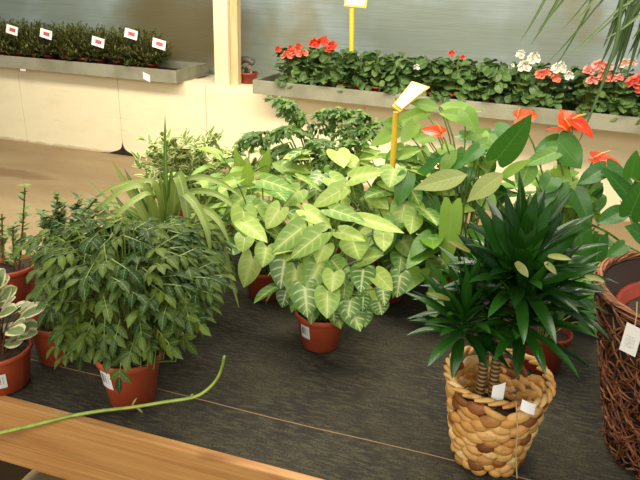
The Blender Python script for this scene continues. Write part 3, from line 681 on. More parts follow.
for k, v in fl.items(): v.build({'anth': 'foliage', 'anth_dark': 'dark_foliage', 'anth_pale': 'pale_foliage'}[k], M[k], A1)
st.build('stems', M['stem'], A1)

p2 = onz(548, 312, ZT)
A2 = empty('potted_anthurium', loc(p2.x, p2.y), 'anthurium with bright orange-red flowers standing behind the basket on the right', 'potted plant')
pot(A2, *pt); fl = {k: MB() for k in ('anth', 'anth_dark')}; st = MB(); Y_ = p2.y
for mt, b_, e_, w, rr, dY, nh in (
    ('anth_dark', z5(262, 232), z5(372, 352), 32, .9, -.05, None), ('anth_dark', z5(265, 222), z5(160, 272), 14, .6, -.02, None), ('anth', z5(255, 285), z5(110, 340), 17, .2, -.08, None), ('anth_dark', z5(482, 358), z5(358, 425), 20, .1, -.08, None),
    ('anth_dark', z5(490, 348), z5(625, 478), 19, .3, -.1, None), ('anth', z5(130, 350), z5(90, 450), 22, .3, -.1, None), ('anth_dark', z5(240, 400), z5(200, 470), 22, .5, -.1, None), ('anth', z5(260, 360), z5(330, 430), 16, .9, -.05, None),
    ('anth_dark', (560, 185), (545, 225), 22, .5, -.1, None), ('anth_dark', (575, 190), (592, 225), 20, .3, -.1, None), ('anth', (590, 196), (560, 205), 18, .3, -.08, None), ('anth_dark', (545, 200), (525, 240), 22, .3, -.12, None), ('anth_dark', (580, 225), (585, 275), 22, .4, -.12, None), ('anth', (560, 250), (568, 300), 22, .4, -.12, None), ('anth_dark', (600, 240), (590, 300), 18, .2, -.12, None)):
    hero(fl[mt], st, A2, b_, e_, w, Y_ + dY, -.03, prof=HEART, lobe=.13, nh=nh, rnd=rr, droop=.2, soil=(R.uniform(-.03, .03), R.uniform(-.03, .03), .1))
px_fill(fl, st, A2, 26, (530, 598), (168, 215), Y_, ('anth', 'anth_dark')); px_fill(fl, st, A2, 22, (545, 600), (225, 300), Y_ - .08, ('anth', 'anth_dark', 'anth_dark'))
anth_fill(fl, st, 64, (.14, .34), .18)
spathe(A2, st, z5(80, 128), .055, .1, .25, 1.5, Y_, 'spathe_pale', n=(0, -1, .4), label='pale orange three-pointed flower')
spathe(A2, st, z5(300, 190), .052, PI, .1, .6, Y_ - .03, label='deep red flower')
spathe(A2, st, z5(318, 175), .06, PI * .75, .9, .9, Y_ - .02, n=(.4, -1, .4), W=.9, label='upright orange-red flower')
spathe(A2, st, z5(330, 140), .07, -.35, -.45, .6, Y_ - .03, n=(.3, -.5, 1), W=.75, label='orange-red flower')
spathe(A2, st, z5(430, 315), .082, -.1, -.15, .6, Y_ - .03, n=(0, -.35, 1), W=.7, label='orange-red flower')
for k, v in fl.items(): v.build({'anth': 'foliage', 'anth_dark': 'dark_foliage'}[k], M[k], A2)
st.build('stems', M['stem'], A2)

# ---- small dark plant in the red pot behind the woven basket
broad((540, 366), 'dark leafy plant in the red pot half hidden behind the woven basket', [], 22, (.06, .046, .105), mat='anth_dark', H=(.14, .26), rad=.1, Lr=(.08, .1), Wr=(.03, .04), pm='terracotta_dark')

# ================================================================== WOVEN BASKET + DRACAENA
pbk = onz(485, 456, ZT); BK = loc(pbk.x, pbk.y)
bk = empty('woven_basket', BK, 'chunky tan woven basket holding the dark dracaena, front right of the table', 'basket')
HB_, RB, RT = .195, .062, .096
def brad(z): q = max(0, z) / HB_; return RB + (RT - RB) * min(1, q * 1.02) ** .85
f = MB(); rows = 10
for j in range(rows):
    z = .012 + j * (HB_ - .02) / rows; n = 15
    for i in range(n):
        a0 = (i + .5 * (j % 2)) * 2 * PI / n + R.uniform(-.08, .08); w = 2 * PI / n * R.uniform(1.05, 1.45)
        tilt = R.gauss(.0045, .004) * (1 if (i + j) % 2 else -1); pts = []; rd = []; th = R.uniform(.0048, .0062); out = R.uniform(-.0015, .002); hi_ = R.uniform(1.75, 2.5)
        for s in range(9):
            q = s / 8; zz = z + tilt * (q - .5) * 2 + R.uniform(-.001, .001); a = a0 + (q - .5) * w
            r_ = brad(zz) + .006 * math.sin(q * PI) - .005 + out; pts.append(V((r_ * math.cos(a), r_ * math.sin(a), max(zz, .012)))); rd.append(.002 + (th - .002) * max(0, math.sin(q * PI)) ** .45)
        f.tube(pts, rd, 9, min(1, max(0, R.gauss(.58, .24) if R.random() < .88 else .06)), flat=hi_)
f.build('weave', M['weave'], bk)
f = MB(); f.lathe([(0, .004), (RB * .95, .004), (brad(.05) - .006, .05), (brad(.09) - .007, .09), (brad(.09) - .011, .09), (brad(.05) - .011, .05), (RB * .85, .012), (0, .012)], 30); f.build('inner_shell', M['core'], bk)
f = MB()
for k in range(26):
    a0 = k * 2 * PI / 26; pts = []; 
    for s in range(6):
        a = a0 + s / 5 * .42; pts.append(V(((RT + .001 + .006 * math.cos(s / 5 * PI)) * math.cos(a), (RT + .001 + .006 * math.cos(s / 5 * PI)) * math.sin(a), HB_ - .003 + .006 * math.sin(s / 5 * PI) + .003 * math.sin(a0 * 3))))
    f.tube(pts, [.003, .0048, .0055, .0055, .0048, .003], 6, min(1, max(0, R.gauss(.65, .2))))
f.build('rim', M['weave'], bk)
o = BK
def px(x, y, Y): return ony(x, y, Y) - o
f = MB(); yb = BK.y - RT - .004
q = [px(516, 402, yb), px(517.5, 430, yb + .006), px(516, 452, yb + .018), px(517, 478, yb + .026)]; q2 = smooth_path(q, 5); f.tube(q2, .0022, 5, flat=.5); tag(f.build('raffia_tie', M['string'], bk), 'pale raffia tie hanging down the front')
f = MB(); c = px(528, 407, yb - .004); d1 = (CR * .9 - CU * .35).normalized() * .013; d2 = (CU * .95 + CR * .2).normalized() * .0095; nn = V((0, -1, .3)).normalized()
pts = []
for i in range(5):
    for j in range(3): pts.append(c + d1 * (i / 2 - 1) + d2 * (j - 1) + nn * .004 * math.cos((i / 2 - 1) * 1.4))
f.grid(pts, 4, 2); tag(f.build('tag', M['white_card'], bk), 'small white tag hanging from the rim')

zsoil = .088
dr = empty('dracaena', BK + V((0, 0, .0125)), 'dark glossy dracaena with two ringed canes standing in the woven basket', 'potted plant')
o = dr.location
f = MB(); f.lathe([(0, 0), (.048, 0), (.051, .004), (.062, .086), (.067, .088), (.067, .093), (.062, .093), (.06, .078), (0, .078)], 26); f.build('pot', M['core'], dr)
f = MB(); f.lathe([(0, .086), (.03, .088), (.06, .083)], 22); f.build('soil', M['soil'], dr)
YD = BK.y
heads = [((520, 272), 0, .95, 60), ((464, 320), -.045, .74, 48), ((522, 314), -.02, .78, 52), ((492, 302), .02, .9, 46), ((552, 290), .03, .68, 32)]
f = MB(); f2 = MB()
canes = [((480, 390), (484, 358), (476, 326)), ((497, 384), (498, 352), (515, 300))]
for k, (a, m_, e) in enumerate(canes):
    c_ = MB(); P = [px(a[0], a[1], YD - .01), px(m_[0], m_[1], YD - .005), px(e[0], e[1], YD - .02 * (1 - k))]; P[0].z = .08
    c_.tube(smooth_path(P, 7), .0095, 9); c_.build('cane', M['cane'], dr)
for (c, dY, s, n) in heads:
    e0 = px(c[0], c[1], YD + dY)
    for k in range(n):
        q = k / (n - 1); az = k * 2.39996 + R.uniform(-.2, .2); el = math.radians((-20 if s > .95 else -6) + 92 * q + R.uniform(-8, 8)); d = direc(az, el)
        if d.y < -.5 and el > .3: pass
        bpt = e0 + V((d.x * .012, d.y * .012, -.035 + .06 * q)); L = s * R.uniform(.125, .17); W = s * R.uniform(.024, .033)
        pale = False
        leaf(f2 if pale else f, bpt, d, UP + d * .01 + direc(az, 1.2) * -.2, L, W, LANCE, R.uniform(.3, .75) * (1 - q * .6), .35, 0, None, 9, 2)
for b_, e_, w in (((518, 275), (535, 197), 16), ((512, 275), (480, 205), 15), ((520, 270), (508, 196), 15), ((522, 272), (549, 205), 15), ((530, 275), (578, 228), 16), ((505, 280), (462, 235), 14), ((508, 278), (448, 262), 13), ((528, 285), (597, 265), 13), ((505, 290), (440, 285), 13), ((470, 325), (424, 272), 9), ((515, 260), (495, 215), 16), ((525, 262), (560, 215), 14)):
    hero(f, None, dr, b_, e_, w, YD - .02, -.02, prof=LANCE, lobe=0, droop=.2, fold=.3, ns=9, nt=2, wave=0)
for b_, e_, w in (((516, 262), (528, 276), 9), ((545, 262), (556, 273), 7), ((548, 256), (570, 258), 7), ((450, 300), (428, 292), 6), ((585, 276), (604, 280), 6), ((470, 252), (450, 240), 6)):
    hero(f2, None, dr, b_, e_, w, YD - .07, -.02, prof=LANCE, lobe=0, droop=.3, fold=.3, ns=7, nt=2, wave=0)
f.build('foliage', M['drac'], dr); tag(f2.build('pale_foliage', M['drac_tan'], dr), 'yellowing leaf tips')
f = MB(); c = px(498, 393, YD - .05); dd1 = CR * .0115 ; dd2 = (UP * .8 + V((0, .5, 0))).normalized() * .0135
f.grid([c + dd1 * (i - 1) + dd2 * (j - 1) + V((0, -.002 * (i == 1), .002 * i * j)) for i in range(3) for j in range(3)], 2, 2); tag(f.build('label', M['white_card'], dr), 'crumpled white label on the soil')

# ================================================================== DARK ROOT BASKET + PLANT
cx_, cy_ = .405, 1.24; LB = loc(cx_, cy_)
lb = empty('root_basket', LB, 'tall dark brown basket of tangled roots at the right edge of the table', 'basket')
zr = .372; rb0, rb1 = .13, .222
print('root basket height', zr)
f = MB(); f.lathe([(0, .002), (rb0 - .012, .002), (rb1 - .012, zr - .01), (rb1 - .022, zr - .01), (rb0 - .022, .014), (0, .014)], 40); f.build('inner_shell', M['core'], lb)
f = MB()
for k in range(1700):
    a = R.uniform(0, 2 * PI)
    z = R.uniform(.006, zr - .012); L = R.uniform(.04, .11); sl = R.gauss(.2, .75); pts = []; wob = R.uniform(0, 6)
    for s in range(6):
        q = s / 5 - .5; zz = min(max(z + q * L * math.sin(sl) + .004 * math.sin(q * 7 + wob), .005), zr - .004); aa = a + q * L * math.cos(sl) / rb1
        r_ = rb0 + (rb1 - rb0) * zz / zr - .009 + .012 * math.cos(q * PI) * R.uniform(.6, 1); pts.append(V((r_ * math.cos(aa), r_ * math.sin(aa), zz)))
    f.tube(pts, [.0012, .002, .0024, .0024, .002, .001], 4, min(1, max(0, R.gauss(.45, .25))), cap=False)
f.build('weave', M['rattan'], lb)
f = MB()
for k in range(260):
    a = R.uniform(0, 2 * PI); L = R.uniform(.08, .16); ph = R.uniform(0, 6); pts = []
    for s in range(7):
        q = s / 6; aa = a + (q - .5) * L / rb1; rr = .009 * (1 - .3 * math.sin(q * PI)); th = ph + q * 2.2
        pts.append(V(((rb1 - .008 + rr * math.cos(th)) * math.cos(aa), (rb1 - .008 + rr * math.cos(th)) * math.sin(aa), zr - .004 + rr * math.sin(th))))
    f.tube(pts, [.0012, .0022, .0026, .0026, .0026, .0022, .001], 4, min(1, max(0, R.gauss(.65, .22))), cap=False)
f.build('rim', M['rattan'], lb)
# white price tag on a string
o = LB; yt = cy_ - rb1 * .8 - .014
tp = [px(619, 349, yt), px(635, 357, yt), px(643, 330, yt), px(627, 322, yt)]
# keep the tag on the basket's outside
f = MB(); f.grid([tp[0], tp[3], tp[1], tp[2]], 1, 1); tagm = NT('price_tag'); u, v = tagm.uv(); nz = tagm.noise(420, 2, stretch=(1, 1, 3))
ins = tagm.math('MULTIPLY', tagm.math('MULTIPLY', tagm.math('GREATER_THAN', u, .18), tagm.math('LESS_THAN', u, .75)), tagm.math('MULTIPLY', tagm.math('GREATER_THAN', v, .2), tagm.math('LESS_THAN', v, .62)))
tagm.set(tagm.b.inputs['Base Color'], tagm.mix(tagm.math('MULTIPLY', ins, tagm.sstep(nz, .48, .58)), lin((238, 236, 230)), lin((190, 190, 192))))
to = f.build('tag', tagm.m, lb, smooth=False); tag(to, 'white price tag with faint print'); so = to.modifiers.new('solid', 'SOLIDIFY'); so.thickness = .0008
f = MB(); f.tube([tp[3].lerp(tp[2], .5) - UP * .003, tp[3].lerp(tp[2], .5).lerp(px(637, 302, yt + .002), .5) + V((.001, 0, 0)), px(637, 302, yt + .002)], .0009, 4); f.build('tag_string', M['string'], lb)

rp = empty('potted_anthurium', LB + V((0, 0, .0145)), 'dark-leaved anthurium in a red pot inside the dark root basket', 'potted plant')
ph_ = zr - .06
b = MB(); b.lathe([(0, 0), (.1, 0), (.105, .004), (.166, ph_ - .03), (.174, ph_ - .03), (.174, ph_), (.164, ph_), (.158, ph_ - .03), (0, ph_ - .03)], 30); b.build('pot', M['terracotta_dark'], rp)
b = MB(); b.lathe([(0, ph_ - .022), (.158, ph_ - .026)], 24); b.build('soil', M['soil'], rp)
fl = {'anth': MB(), 'anth_dark': MB()}; st = MB()
for b_, e_, w, rr, dY in ((z5(600, 398), z5(622, 285), 17, .9, .02), ((632, 200), (606, 168), 18, .3, .05), ((622, 212), (598, 222), 20, .1, .0), ((630, 215), (645, 180), 24, .4, -.02), ((650, 240), (628, 226), 24, .2, -.03), ((640, 195), (660, 165), 24, .4, .03), ((625, 245), (607, 256), 15, .5, .04), ((660, 215), (690, 200), 26, .4, 0), ((670, 230), (700, 240), 26, .4, 0)):
    hero(fl['anth_dark'], st, rp, b_, e_, w, cy_ + dY, -.02, prof=HEART, lobe=.13, rnd=rr, soil=(R.uniform(-.04, .04), R.uniform(-.04, .04), ph_ - .03))
for k in range(10):
    az = R.uniform(-1.2, 1.4); r_ = R.uniform(.08, .16); e = V((math.cos(az) * r_, math.sin(az) * r_, ph_ + R.uniform(.06, .2)))
    petioles(st, (R.uniform(-.04, .04), R.uniform(-.04, .04), ph_ - .03), e, .0026)
    leaf(fl['anth'], e, direc(az, R.uniform(-.5, .3)), UP, .11, .07, HEART, .3, .12, .13, None, 8, 3)
for k, v in fl.items(): v.build({'anth': 'foliage', 'anth_dark': 'dark_foliage'}[k], M[k], rp)
st.build('stems', M['stem'], rp)

# ================================================================== PRICE SIGNS
def sign(base, top, label, corners, Yc, prad=.0085):
    t = empty('price_sign', base, label, 'sign')
    f = MB(); d = V(top) - V(base); f.tube([V((0, 0, 0)), d * .5, d], prad, 8); f.build('pole', M['yellow'], t)
    f = MB(); q = [c - V(base) for c in corners]; f.grid([q[0], q[1], q[3], q[2]], 1, 1)
    o_ = f.build('board', M['yellow'], t, smooth=False); s_ = o_.modifiers.new('solid', 'SOLIDIFY'); s_.thickness = .004
    c4 = [sum(q, V()) / 4 + (p - sum(q, V()) / 4) * .86 for p in q]; n = (q[1] - q[0]).cross(q[3] - q[0]).normalized(); n = n if n.z > 0 else -n
    f = MB(); f.grid([c + n * .0046 for c in (c4[0], c4[1], c4[3], c4[2])], 1, 1); tag(f.build('card', M['sign_card'], t, smooth=False), 'pale cream printed card')
M['sign_card'] = plain('cream_card', (250, 240, 196), .5)
syC = sc_.location
base = V((-.328, 1.78, ZT + .088)); top = ony(396, 112, 1.76)
sign(base, top, 'yellow pole sign with a tilted pale card rising among the arrowhead plants', [ony(392, 106, 1.735), ony(400, 112, 1.735), ony(430, 87, 1.83), ony(412, 81, 1.83)], 1.76)

# ================================================================== VINE SHOOT OVER THE EDGE
f = MB(); P = [ony(-60, 440, .86), ony(-25, 438, .868), ony(0, 433, .878), ony(35, 425, .89), ony(69, 416.5, .905), ony(100, 411, .93), ony(134, 407, .95), ony(165, 402, .97), ony(193, 397.5, .985), ony(207, 390, 1.0), ony(217, 379, 1.01), ony(222, 367, 1.015), ony(224, 357, 1.02)]
org = P[6].copy(); org.z = ZT
vn = empty('vine_shoot', org, 'long thin green vine shoot lying across the wooden table edge', 'vine')
path = smooth_path([p - org for p in P], 5); nP = len(path); f.tube(path, [.0046 - .0016 * i / nP for i in range(nP)], 7); f.tube([path[-1], path[-1] + V((.001, .001, .004))], [.003, .001], 6); f.build('stem', M['vine'] if 'vine' in M else M['stem'], vn)
f = MB()
for x, y, q in ((132, 406, 1), (136, 407, -.4), (190, 397, .5), (214, 383, .4), (223, 360, .8)):
    a = ony(x, y, .95 if x < 150 else .98) - org if x < 200 else ony(x, y, 1.015) - org
    leaf(f, a, CR * .5 + CU * q, UP + V((0, -.5, 0)), .02 if x < 180 else .01, .005, LANCE, .4, .3, 0, .8, 5, 1)
f.build('leaves', M['strap'], vn)

# ================================================================== BACK LEDGE: TRAYS AND THEIR PLANTS
ZL = .7285
def tray(name, label, A, B, dep, h=.106):
    """open cement trough whose front top runs from A to B"""
    A, B = V(A), V(B); d = (B - A); L = d.length; ang = math.atan2(d.y, d.x)
    t = empty(name, A, label, 'tray', 'cement plant trays on the back ledge', rz=ang)
    f = MB(); w = .022
    f.box((0, 0, 0), (L, dep, .018)); f.box((0, 0, .018), (L, w, h)); f.box((0, dep - w, .018), (L, dep, h)); f.box((0, w, .018), (w, dep - w, h)); f.box((L - w, w, .018), (L, dep - w, h))
    f.build('trough', M['tray'], t, smooth=False, bevel=.003)
    f = MB(); pts = []
    for i in range(41):
        for j in range(9): pts.append(V((w + .001 + (L - 2 * w - .002) * i / 40, w + .001 + (dep - 2 * w - .002) * j / 8, .03 + R.uniform(0, .01))))
    f.grid(pts, 40, 8); f.build('soil', M['soil'], t); return t, A, d.normalized(), V((-d.normalized().y, d.normalized().x, 0)), L
t1, A_, u1, v1, L1 = tray('plant_tray', 'long grey trough of dark needle-leaved shrubs on the ledge, left of the post', (-6.2, 4.85, ZL), (-2.80, 4.85, ZL), .6)
t2, B_, u2, v2, L2 = tray('plant_tray', 'long grey trough of flowering plants on the ledge, right of the post', (-2.06, 4.745, ZL), (1.9, 4.56, ZL), .52)
b = MB(); s0 = onz(144, 0, 0); c = ony(146.5, 77, 4.846) - V(t1.location)
b.grid([c + V((.033 * i + .0, -.0, .03 * j - .012 * i)) for i in (-1, 1) for j in (-1, 1)], 1, 1); tag(b.build('sticker', M['white_card'], t1, smooth=False), 'small white sticker on the front')
b = MB(); c = ony(23, 70, 4.846) - V(t1.location); b.grid([c + V((.03 * i, 0, .008 * j)) for i in (-1, 1) for j in (-1, 1)], 1, 1); b.build('sticker', M['white_card'], t1, smooth=False)

ZS = ZL + .0425
def copy_tree(o, loc, rz, label=None, sc=1.0):
    r = o.copy(); COL.objects.link(r); r.location = loc; r.rotation_euler = (0, 0, rz); r.scale = (sc,) * 3
    if label: r['label'] = label
    for ch in children(o):
        c = ch.copy(); COL.objects.link(c); c.parent = r
        for g in children(ch):
            d = g.copy(); COL.objects.link(d); d.parent = c
    return r
def bushpot(t, rt=.052, rb=.04, h=.085, mat='terracotta_dark'):
    b = MB(); b.lathe([(0, 0), (rb, 0), (rt * .95, h - .014), (rt, h - .014), (rt, h), (rt * .9, h), (rt * .86, h - .016), (0, h - .016)], 18); b.build('pot', M[mat], t)

# needle shrubs
def make_heath():
    t = empty('needle_shrub', (0, 0, 0), 'x', 'shrub', 'needle-leaved shrubs in the left trough'); bushpot(t); f = MB(); st = MB()
    for k in range(64):
        az = R.uniform(0, 2 * PI); el = R.uniform(.1, 1.5); L = R.uniform(.13, .19) + .1 * max(0, el - .4); d = direc(az, el); s0 = V((R.uniform(-.02, .02), R.uniform(-.02, .02), .07)); e = s0 + d * L
        st.tube([s0, s0.lerp(e, .5) + UP * .01, e], .0016, 3)
        for i in range(11):
            q = .25 + .75 * i / 10; pp = s0.lerp(e, q)
            for s in range(2): leaf(f, pp, d * .7 + direc(R.uniform(0, 2 * PI), R.uniform(-.4, .8)), UP, R.uniform(.03, .046), .011, LANCE, .1, .1, 0, None, 2, 1)
    f.build('foliage', M['heath'], t); st.build('stems', M['twig'], t); return t
hp = [make_heath(), make_heath(), make_heath()]
def pinktag(t, c):
    """card on a stick, standing where the photo shows it"""
    f = MB(); d1 = V((.06, 0, -.012)); d2 = V((0, .012, .036)); c = c - V(t.location)
    f.grid([c - d1 - d2, c - d1 + d2, c + d1 - d2, c + d1 + d2], 1, 1); o_ = f.build('plant_tag', M['pinktag'], t, smooth=False); tag(o_, 'white plant tag with a pink picture')
    s_ = o_.modifiers.new('solid', 'SOLIDIFY'); s_.thickness = .001
tags = [(12, 30, 'at the left edge of the view'), (46, 34, 'second tag from the left edge'), (98, 42, 'thin tag seen almost edge-on'), (131, 34, 'the highest tag, near the trough end'), (159, 44, 'tag nearest the wooden post')]
tagx = [(ony(x, y, 4.86), s) for x, y, s in tags]
NH = 17; used = set()
for row in range(2):
    for k in range(NH):
        x = -5.95 + k * .178 + row * .06
        if x > -3.0 - row * .06: continue
        y = 5.0 + row * .2 + R.uniform(-.02, .02); src = hp[(k + row) % 3]
        lab = 'dark needle-leaved shrub without a tag in the front row of the left trough' if row == 0 else 'dark needle-leaved shrub in the back row of the left trough, against the greenhouse wall'
        hit = None
        if row == 0:
            for q, (tp_, s_) in enumerate(tagx):
                if q not in used and abs(tp_.x - x) < .2: hit = q; used.add(q); break
        first = (row == 0 and k < 3)
        if hit is not None: lab = 'dark needle-leaved shrub holding a white tag, ' + tags[hit][2]
        if first: o_ = src; o_.location = (x, y, ZS); o_.scale = (1,) * 3; o_['label'] = lab
        else: o_ = copy_tree(src, (x, y, ZS), R.uniform(0, 6), lab, 1.0)
        if hit is not None:
            o_.rotation_euler = (0, 0, 0); pinktag(o_, tagx[hit][0] + V((0, -.1, 0)) * 0)

# flowering plants
def make_ger():
    t = empty('flowering_plant', (0, 0, 0), 'x', 'flowering plant', 'leafy plants in the right trough'); bushpot(t, mat='terracotta'); f = MB(); st = MB()
    for k in range(80):
        az = R.uniform(0, 2 * PI); q = R.random(); rad = R.uniform(.03, .14) * (1 - .45 * q); e = V((math.cos(az) * rad, math.sin(az) * rad, .075 + .225 * q))
        petioles(st, (0, 0, .07), e, .0018, 4)
        leaf(f, e, direc(az, R.uniform(-.9, .5)), UP + V((R.uniform(-.5, .5), R.uniform(-1, .3), 0)), R.uniform(.05, .085), R.uniform(.05, .08), ROUND, .35, .12, .1, None, 5, 2, wave=.06)
    f.build('foliage', M['cycl'], t); st.build('stems', M['stem'], t); return t
gp = [make_ger(), make_ger(), make_ger()]
def flower_head(t, c, mat, size=.1, n=6):
    """an umbel: several five-petalled blooms on a stalk"""
    f = MB(); c = c - V(t.location)
    for k in range(n):
        az = k * 2 * PI / n + R.uniform(-.4, .4); rr = size * .3 * (0 if k == 0 else R.uniform(.7, 1.1)); d = V((math.cos(az) * .9, -.5 + math.sin(az) * .5, .6 + R.uniform(-.3, .3))).normalized()
        p = c + V((math.cos(az) * rr, -.01, math.sin(az) * rr * .75))
        sd = d.orthogonal().normalized(); s2 = d.cross(sd)
        for j in range(5):
            a = j * 2 * PI / 5; pd = (sd * math.cos(a) + s2 * math.sin(a)) + d * .5
            leaf(f, p, pd, d, size * .4, size * .36, OBOV, -.1, .1, 0, None, 4, 1)
    s = MB(); s.tube(bez(V((0, 0, .075)), V((c.x * .5, c.y * .5, c.z * .8)), c, 5), .002, 4, cap=False)
    o_ = f.build('flower_head', M[mat], t); s.build('flower_stalk', M['stem'], o_); return o_
FL = [  # pixel, colour, size: each flowering plant of the trough with its heads
 (290, 'with red heads above salmon ones, at the left end of the right trough', [((279, 49), 'f_red', .06), ((288, 55), 'f_salmon', .1), ((297, 52), 'f_salmon', .1), ((299, 46), 'f_red', .06), ((304, 53), 'f_salmon', .07), ((291, 48), 'f_red', .05)]),
 (326, 'with a wide bright red head, second from the left in the right trough', [((315, 43), 'f_red', .09), ((323, 42), 'f_red', .1), ((333, 46), 'f_red', .09), ((328, 49), 'f_red', .06)]),
 (417, 'with one small white bloom low among its leaves', [((417, 67), 'f_white', .05)]),
 (455, 'with two tiny red buds on top of its leaves', [((452, 53), 'f_red', .05), ((463, 57), 'f_red', .04)]),
 (526, 'with creamy white flower heads', [((521, 54), 'f_white', .07), ((526, 66), 'f_white', .1), ((534, 58), 'f_white', .09), ((513, 65), 'f_white', .03)]),
 (552, 'with salmon heads beside a white one', [((541, 74), 'f_salmon', .08), ((547, 72), 'f_salmon', .06), ((560, 68), 'f_white', .1), ((557, 78), 'f_salmon', .08), ((569, 75), 'f_white', .07)]),
 (594, 'with a cluster of pink heads', [((589, 70), 'f_pink', .08), ((600, 66), 'f_pink', .1), ((609, 66), 'f_pink', .07), ((592, 80), 'f_pink', .08), ((605, 76), 'f_salmon', .1), ((613, 78), 'f_pink', .07)]),
 (622, 'with pale blush heads behind the hanging blades', [((624, 63), 'f_pale', .07), ((632, 62), 'f_pale', .06), ((620, 77), 'f_pink', .06)]),
 (636, 'with a coral red head at the right edge of the view', [((633, 83), 'f_coral', .1), ((639, 79), 'f_coral', .1), ((641, 90), 'f_coral', .08)]),
]
def tpos(frac, dv): return B_ + u2 * frac + v2 * dv
def frac_at(x): # where along the trough a picture column falls
    p = ony(x, 60, 4.85); return (V((p.x, p.y, 0)) - V((B_.x, B_.y, 0))).dot(u2)
fls = {round(frac_at(x), 3): (lab, hd) for x, lab, hd in FL}
keys = list(fls); pos = []
for kx in keys: pos.append((kx, .13, fls[kx]))
occupied = [k for k in keys]
x = .3
while x < L2 - .1:
    if all(abs(x - k) > .13 for k in occupied): pos.append((x, .13, None)); occupied.append(x)
    x += .02
x = .38
while x < L2 - .1: pos.append((x, .345, None)); x += .19
firsts = list(gp)
for i, (fx, dv, fh) in enumerate(sorted(pos, key=lambda q: (q[2] is not None, q[0]))):
    P = tpos(fx, dv); P.z = ZS; lab = ('leafy plant without flowers in the front row of the right trough' if dv < .2 else 'leafy plant in the back row of the right trough, against the greenhouse wall')
    if fh: lab = 'flowering plant ' + fh[0]
    if i < 3 and not fh: o_ = firsts[i]; o_.location = P; o_['label'] = lab
    else: o_ = copy_tree(gp[i % 3], P, R.uniform(0, 6), lab)
    o_['group'] = 'plants in the right trough'
    if fh:
        o_.rotation_euler = (0, 0, 0)
        for (hx, hy), mt, sz in fh[1]: flower_head(o_, ony(hx, hy, P.y - .1), mt, sz * .88)

# rear price sign
base = tpos(frac_at(357), .24); base.z = ZL + .04; top = ony(352, 8, base.y)
base.x = top.x + .03
sign(base, top, 'yellow price sign on a pole among the flowering plants of the right trough', [ony(344, 6, base.y - .02), ony(366, 8, base.y - .02), ony(369, -14, base.y + .06), ony(347, -16, base.y + .06)], base.y, .02)

# tipped grey watering pot with a dried plant on the ledge
g0 = onz(241, 84, .7285)
gt = empty('dried_potted_plant', g0 + V((.03, .09, 0)), 'withered plant in a small grey and red pot on the ledge beside the post', 'potted plant')
f = MB(); f.lathe([(0, 0), (.065, 0), (.068, .004), (.08, .075), (.086, .075), (.086, .092), (.075, .092), (.07, .07), (0, .07)], 20); f.build('pot', M['terracotta_dark'], gt)
f = MB(); o = gt.location
P = [V((-.02, 0, .08)), ony(238, 72, o.y) - o, ony(236, 64, o.y) - o, ony(241, 60, o.y) - o, ony(249, 60, o.y - .03) - o, ony(254, 64, o.y - .04) - o]
f.tube(smooth_path(P, 5), [.055] * 8 + [.042] * 8 + [.028] * 9 + [.01], 8); f.build('dried_stem', M['stone'], gt)
f = MB()
for k in range(16):
    az = R.uniform(0, 2 * PI); leaf(f, V((R.uniform(-.03, .05), R.uniform(-.03, .02), R.uniform(.06, .17))), direc(az, R.uniform(-1, .4)), UP, R.uniform(.05, .09), .02, LANCE, .7, .3, 0, None, 6, 1)
f.build('withered_leaves', M['withered'] if 'withered' in M else plain('withered_leaf', (176, 150, 100), .8, c2=(110, 100, 70), scale=30), gt)

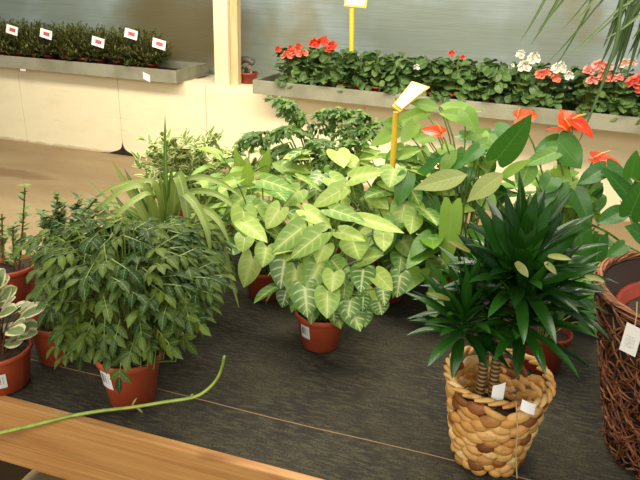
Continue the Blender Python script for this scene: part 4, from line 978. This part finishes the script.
# ================================================================== HANGING PLANT (only its blades reach into view)
hpos = V((.42, 2.09, 1.98))
hg = empty('hanging_plant', hpos, 'hanging plant at the top right, only its long thin drooping blades in view', 'hanging plant')
b = MB(); b.lathe([(0, 0), (.09, 0), (.12, .13), (.126, .13), (.126, .15), (.115, .15), (.11, .12), (0, .12)], 26); b.build('pot', M['terracotta_dark'], hg)
b = MB(); b.lathe([(0, .126), (.111, .122)], 20); b.build('soil', M['soil'], hg)
for k in range(3):
    a = k * 2 * PI / 3 + .4; b = MB(); b.tube([V((.12 * math.cos(a), .12 * math.sin(a), .14)), V((0, 0, .42)), V((0, 0, .64))], .0016, 5); b.build('hanging_wire', M['stone'], hg)
f = MB(); o = hpos; Yh = 2.09
for tip, top_, w, dY in (((520, 42), (560, -40), 4, -.1), ((530, 46), (575, -40), 5, -.05), ((538, 30), (590, -35), 4, 0), ((553, 70), (600, -20), 3, .1), ((574, 24), (612, -30), 4, -.1), ((566, 58), (640, -6), 3, -.12), ((603, 48), (622, -40), 6, -.05), ((612, 62), (634, -40), 8, 0), ((617, 72), (632, -40), 6, .03), ((604, 40), (660, 10), 4, -.1), ((628, 55), (655, -30), 6, .05), ((622, 30), (650, -30), 7, -.05), ((636, 60), (648, -30), 6, 0), ((598, 84), (634, -30), 4, -.08), ((643, 40), (655, -35), 7, 0), ((607, 92), (622, -20), 3, -.02), ((577, 146), (628, -20), 4, -.14), ((560, 32), (618, -38), 3, .06), ((626, 78), (640, -35), 6, .06), ((610, 84), (628, -38), 5, .02), ((588, 40), (640, 0), 3, -.06), ((618, 44), (646, -20), 6, .1), ((632, 40), (660, -20), 6, .02), ((548, 62), (612, -8), 3, .08), ((600, 66), (628, -38), 6, .08), ((640, 76), (652, -30), 5, .1)):
    e = ony(tip[0], tip[1], Yh + dY) - o; tt = ony(top_[0], top_[1], Yh + dY * .6) - o; s0 = V((R.uniform(-.04, .04), R.uniform(-.04, .04), .126)); 
    mid = V((tt.x * .9, tt.y, max(tt.z + .1, .26)))
    q = smooth_path([s0, s0.lerp(tt, .5) + UP * .16, tt + UP * .03, tt.lerp(e, .45) + V((.022, 0, .035)), tt.lerp(e, .8) + V((.012, 0, .012)), e], 6); ribbon(f, q, w * 1.95 / FPX * .85)
for k in range(40):
    az = R.uniform(-1.4, 1.7); L = R.uniform(.2, .4); d = direc(az, .6); s0 = V((R.uniform(-.04, .04), R.uniform(-.04, .04), .126)); e = s0 + V((d.x * L, d.y * L, -.12 - R.uniform(0, .15)))
    ribbon(f, bez(s0, s0 + V((d.x * L * .8, d.y * L * .8, .35)), e, 10), R.uniform(.008, .014))
f.build('foliage', M['hang'], hg)

# ================================================================== LIGHT
def area(name, locn, tgt, sx, sy, e, c):
    l = bpy.data.lights.new(name, 'AREA'); l.shape = 'RECTANGLE'; l.size = sx; l.size_y = sy; l.energy = e; l.color = c
    o_ = bpy.data.objects.new(name, l); COL.objects.link(o_); o_.location = locn; o_.rotation_euler = (V(tgt) - V(locn)).to_track_quat('-Z', 'Y').to_euler(); return o_
WARM = (1.0, .91, .74)
area('ceiling_lamp', (-1.3, 2.55, 3.0), (-1.3, 4.3, .3), 5, .6, 225, WARM)
area('ceiling_lamp', (-.8, -1.6, 2.8), (-.8, 3.2, .6), 5, 1.0, 100, WARM)
area('ceiling_lamp', (-.4, 1.25, 2.9), (-.4, 1.6, 0), 2.2, .7, 34, WARM)
w = bpy.data.worlds.new('sky'); S.world = w; w.use_nodes = True
w.node_tree.nodes['Background'].inputs[0].default_value = (.86, .93, 1.0, 1); w.node_tree.nodes['Background'].inputs[1].default_value = .42
vs = S.view_settings; vs.view_transform = 'Standard'; vs.look = 'None'; vs.gamma = 1; vs.use_curve_mapping = False; vs.exposure = 0.0
S.cycles.max_bounces = 8
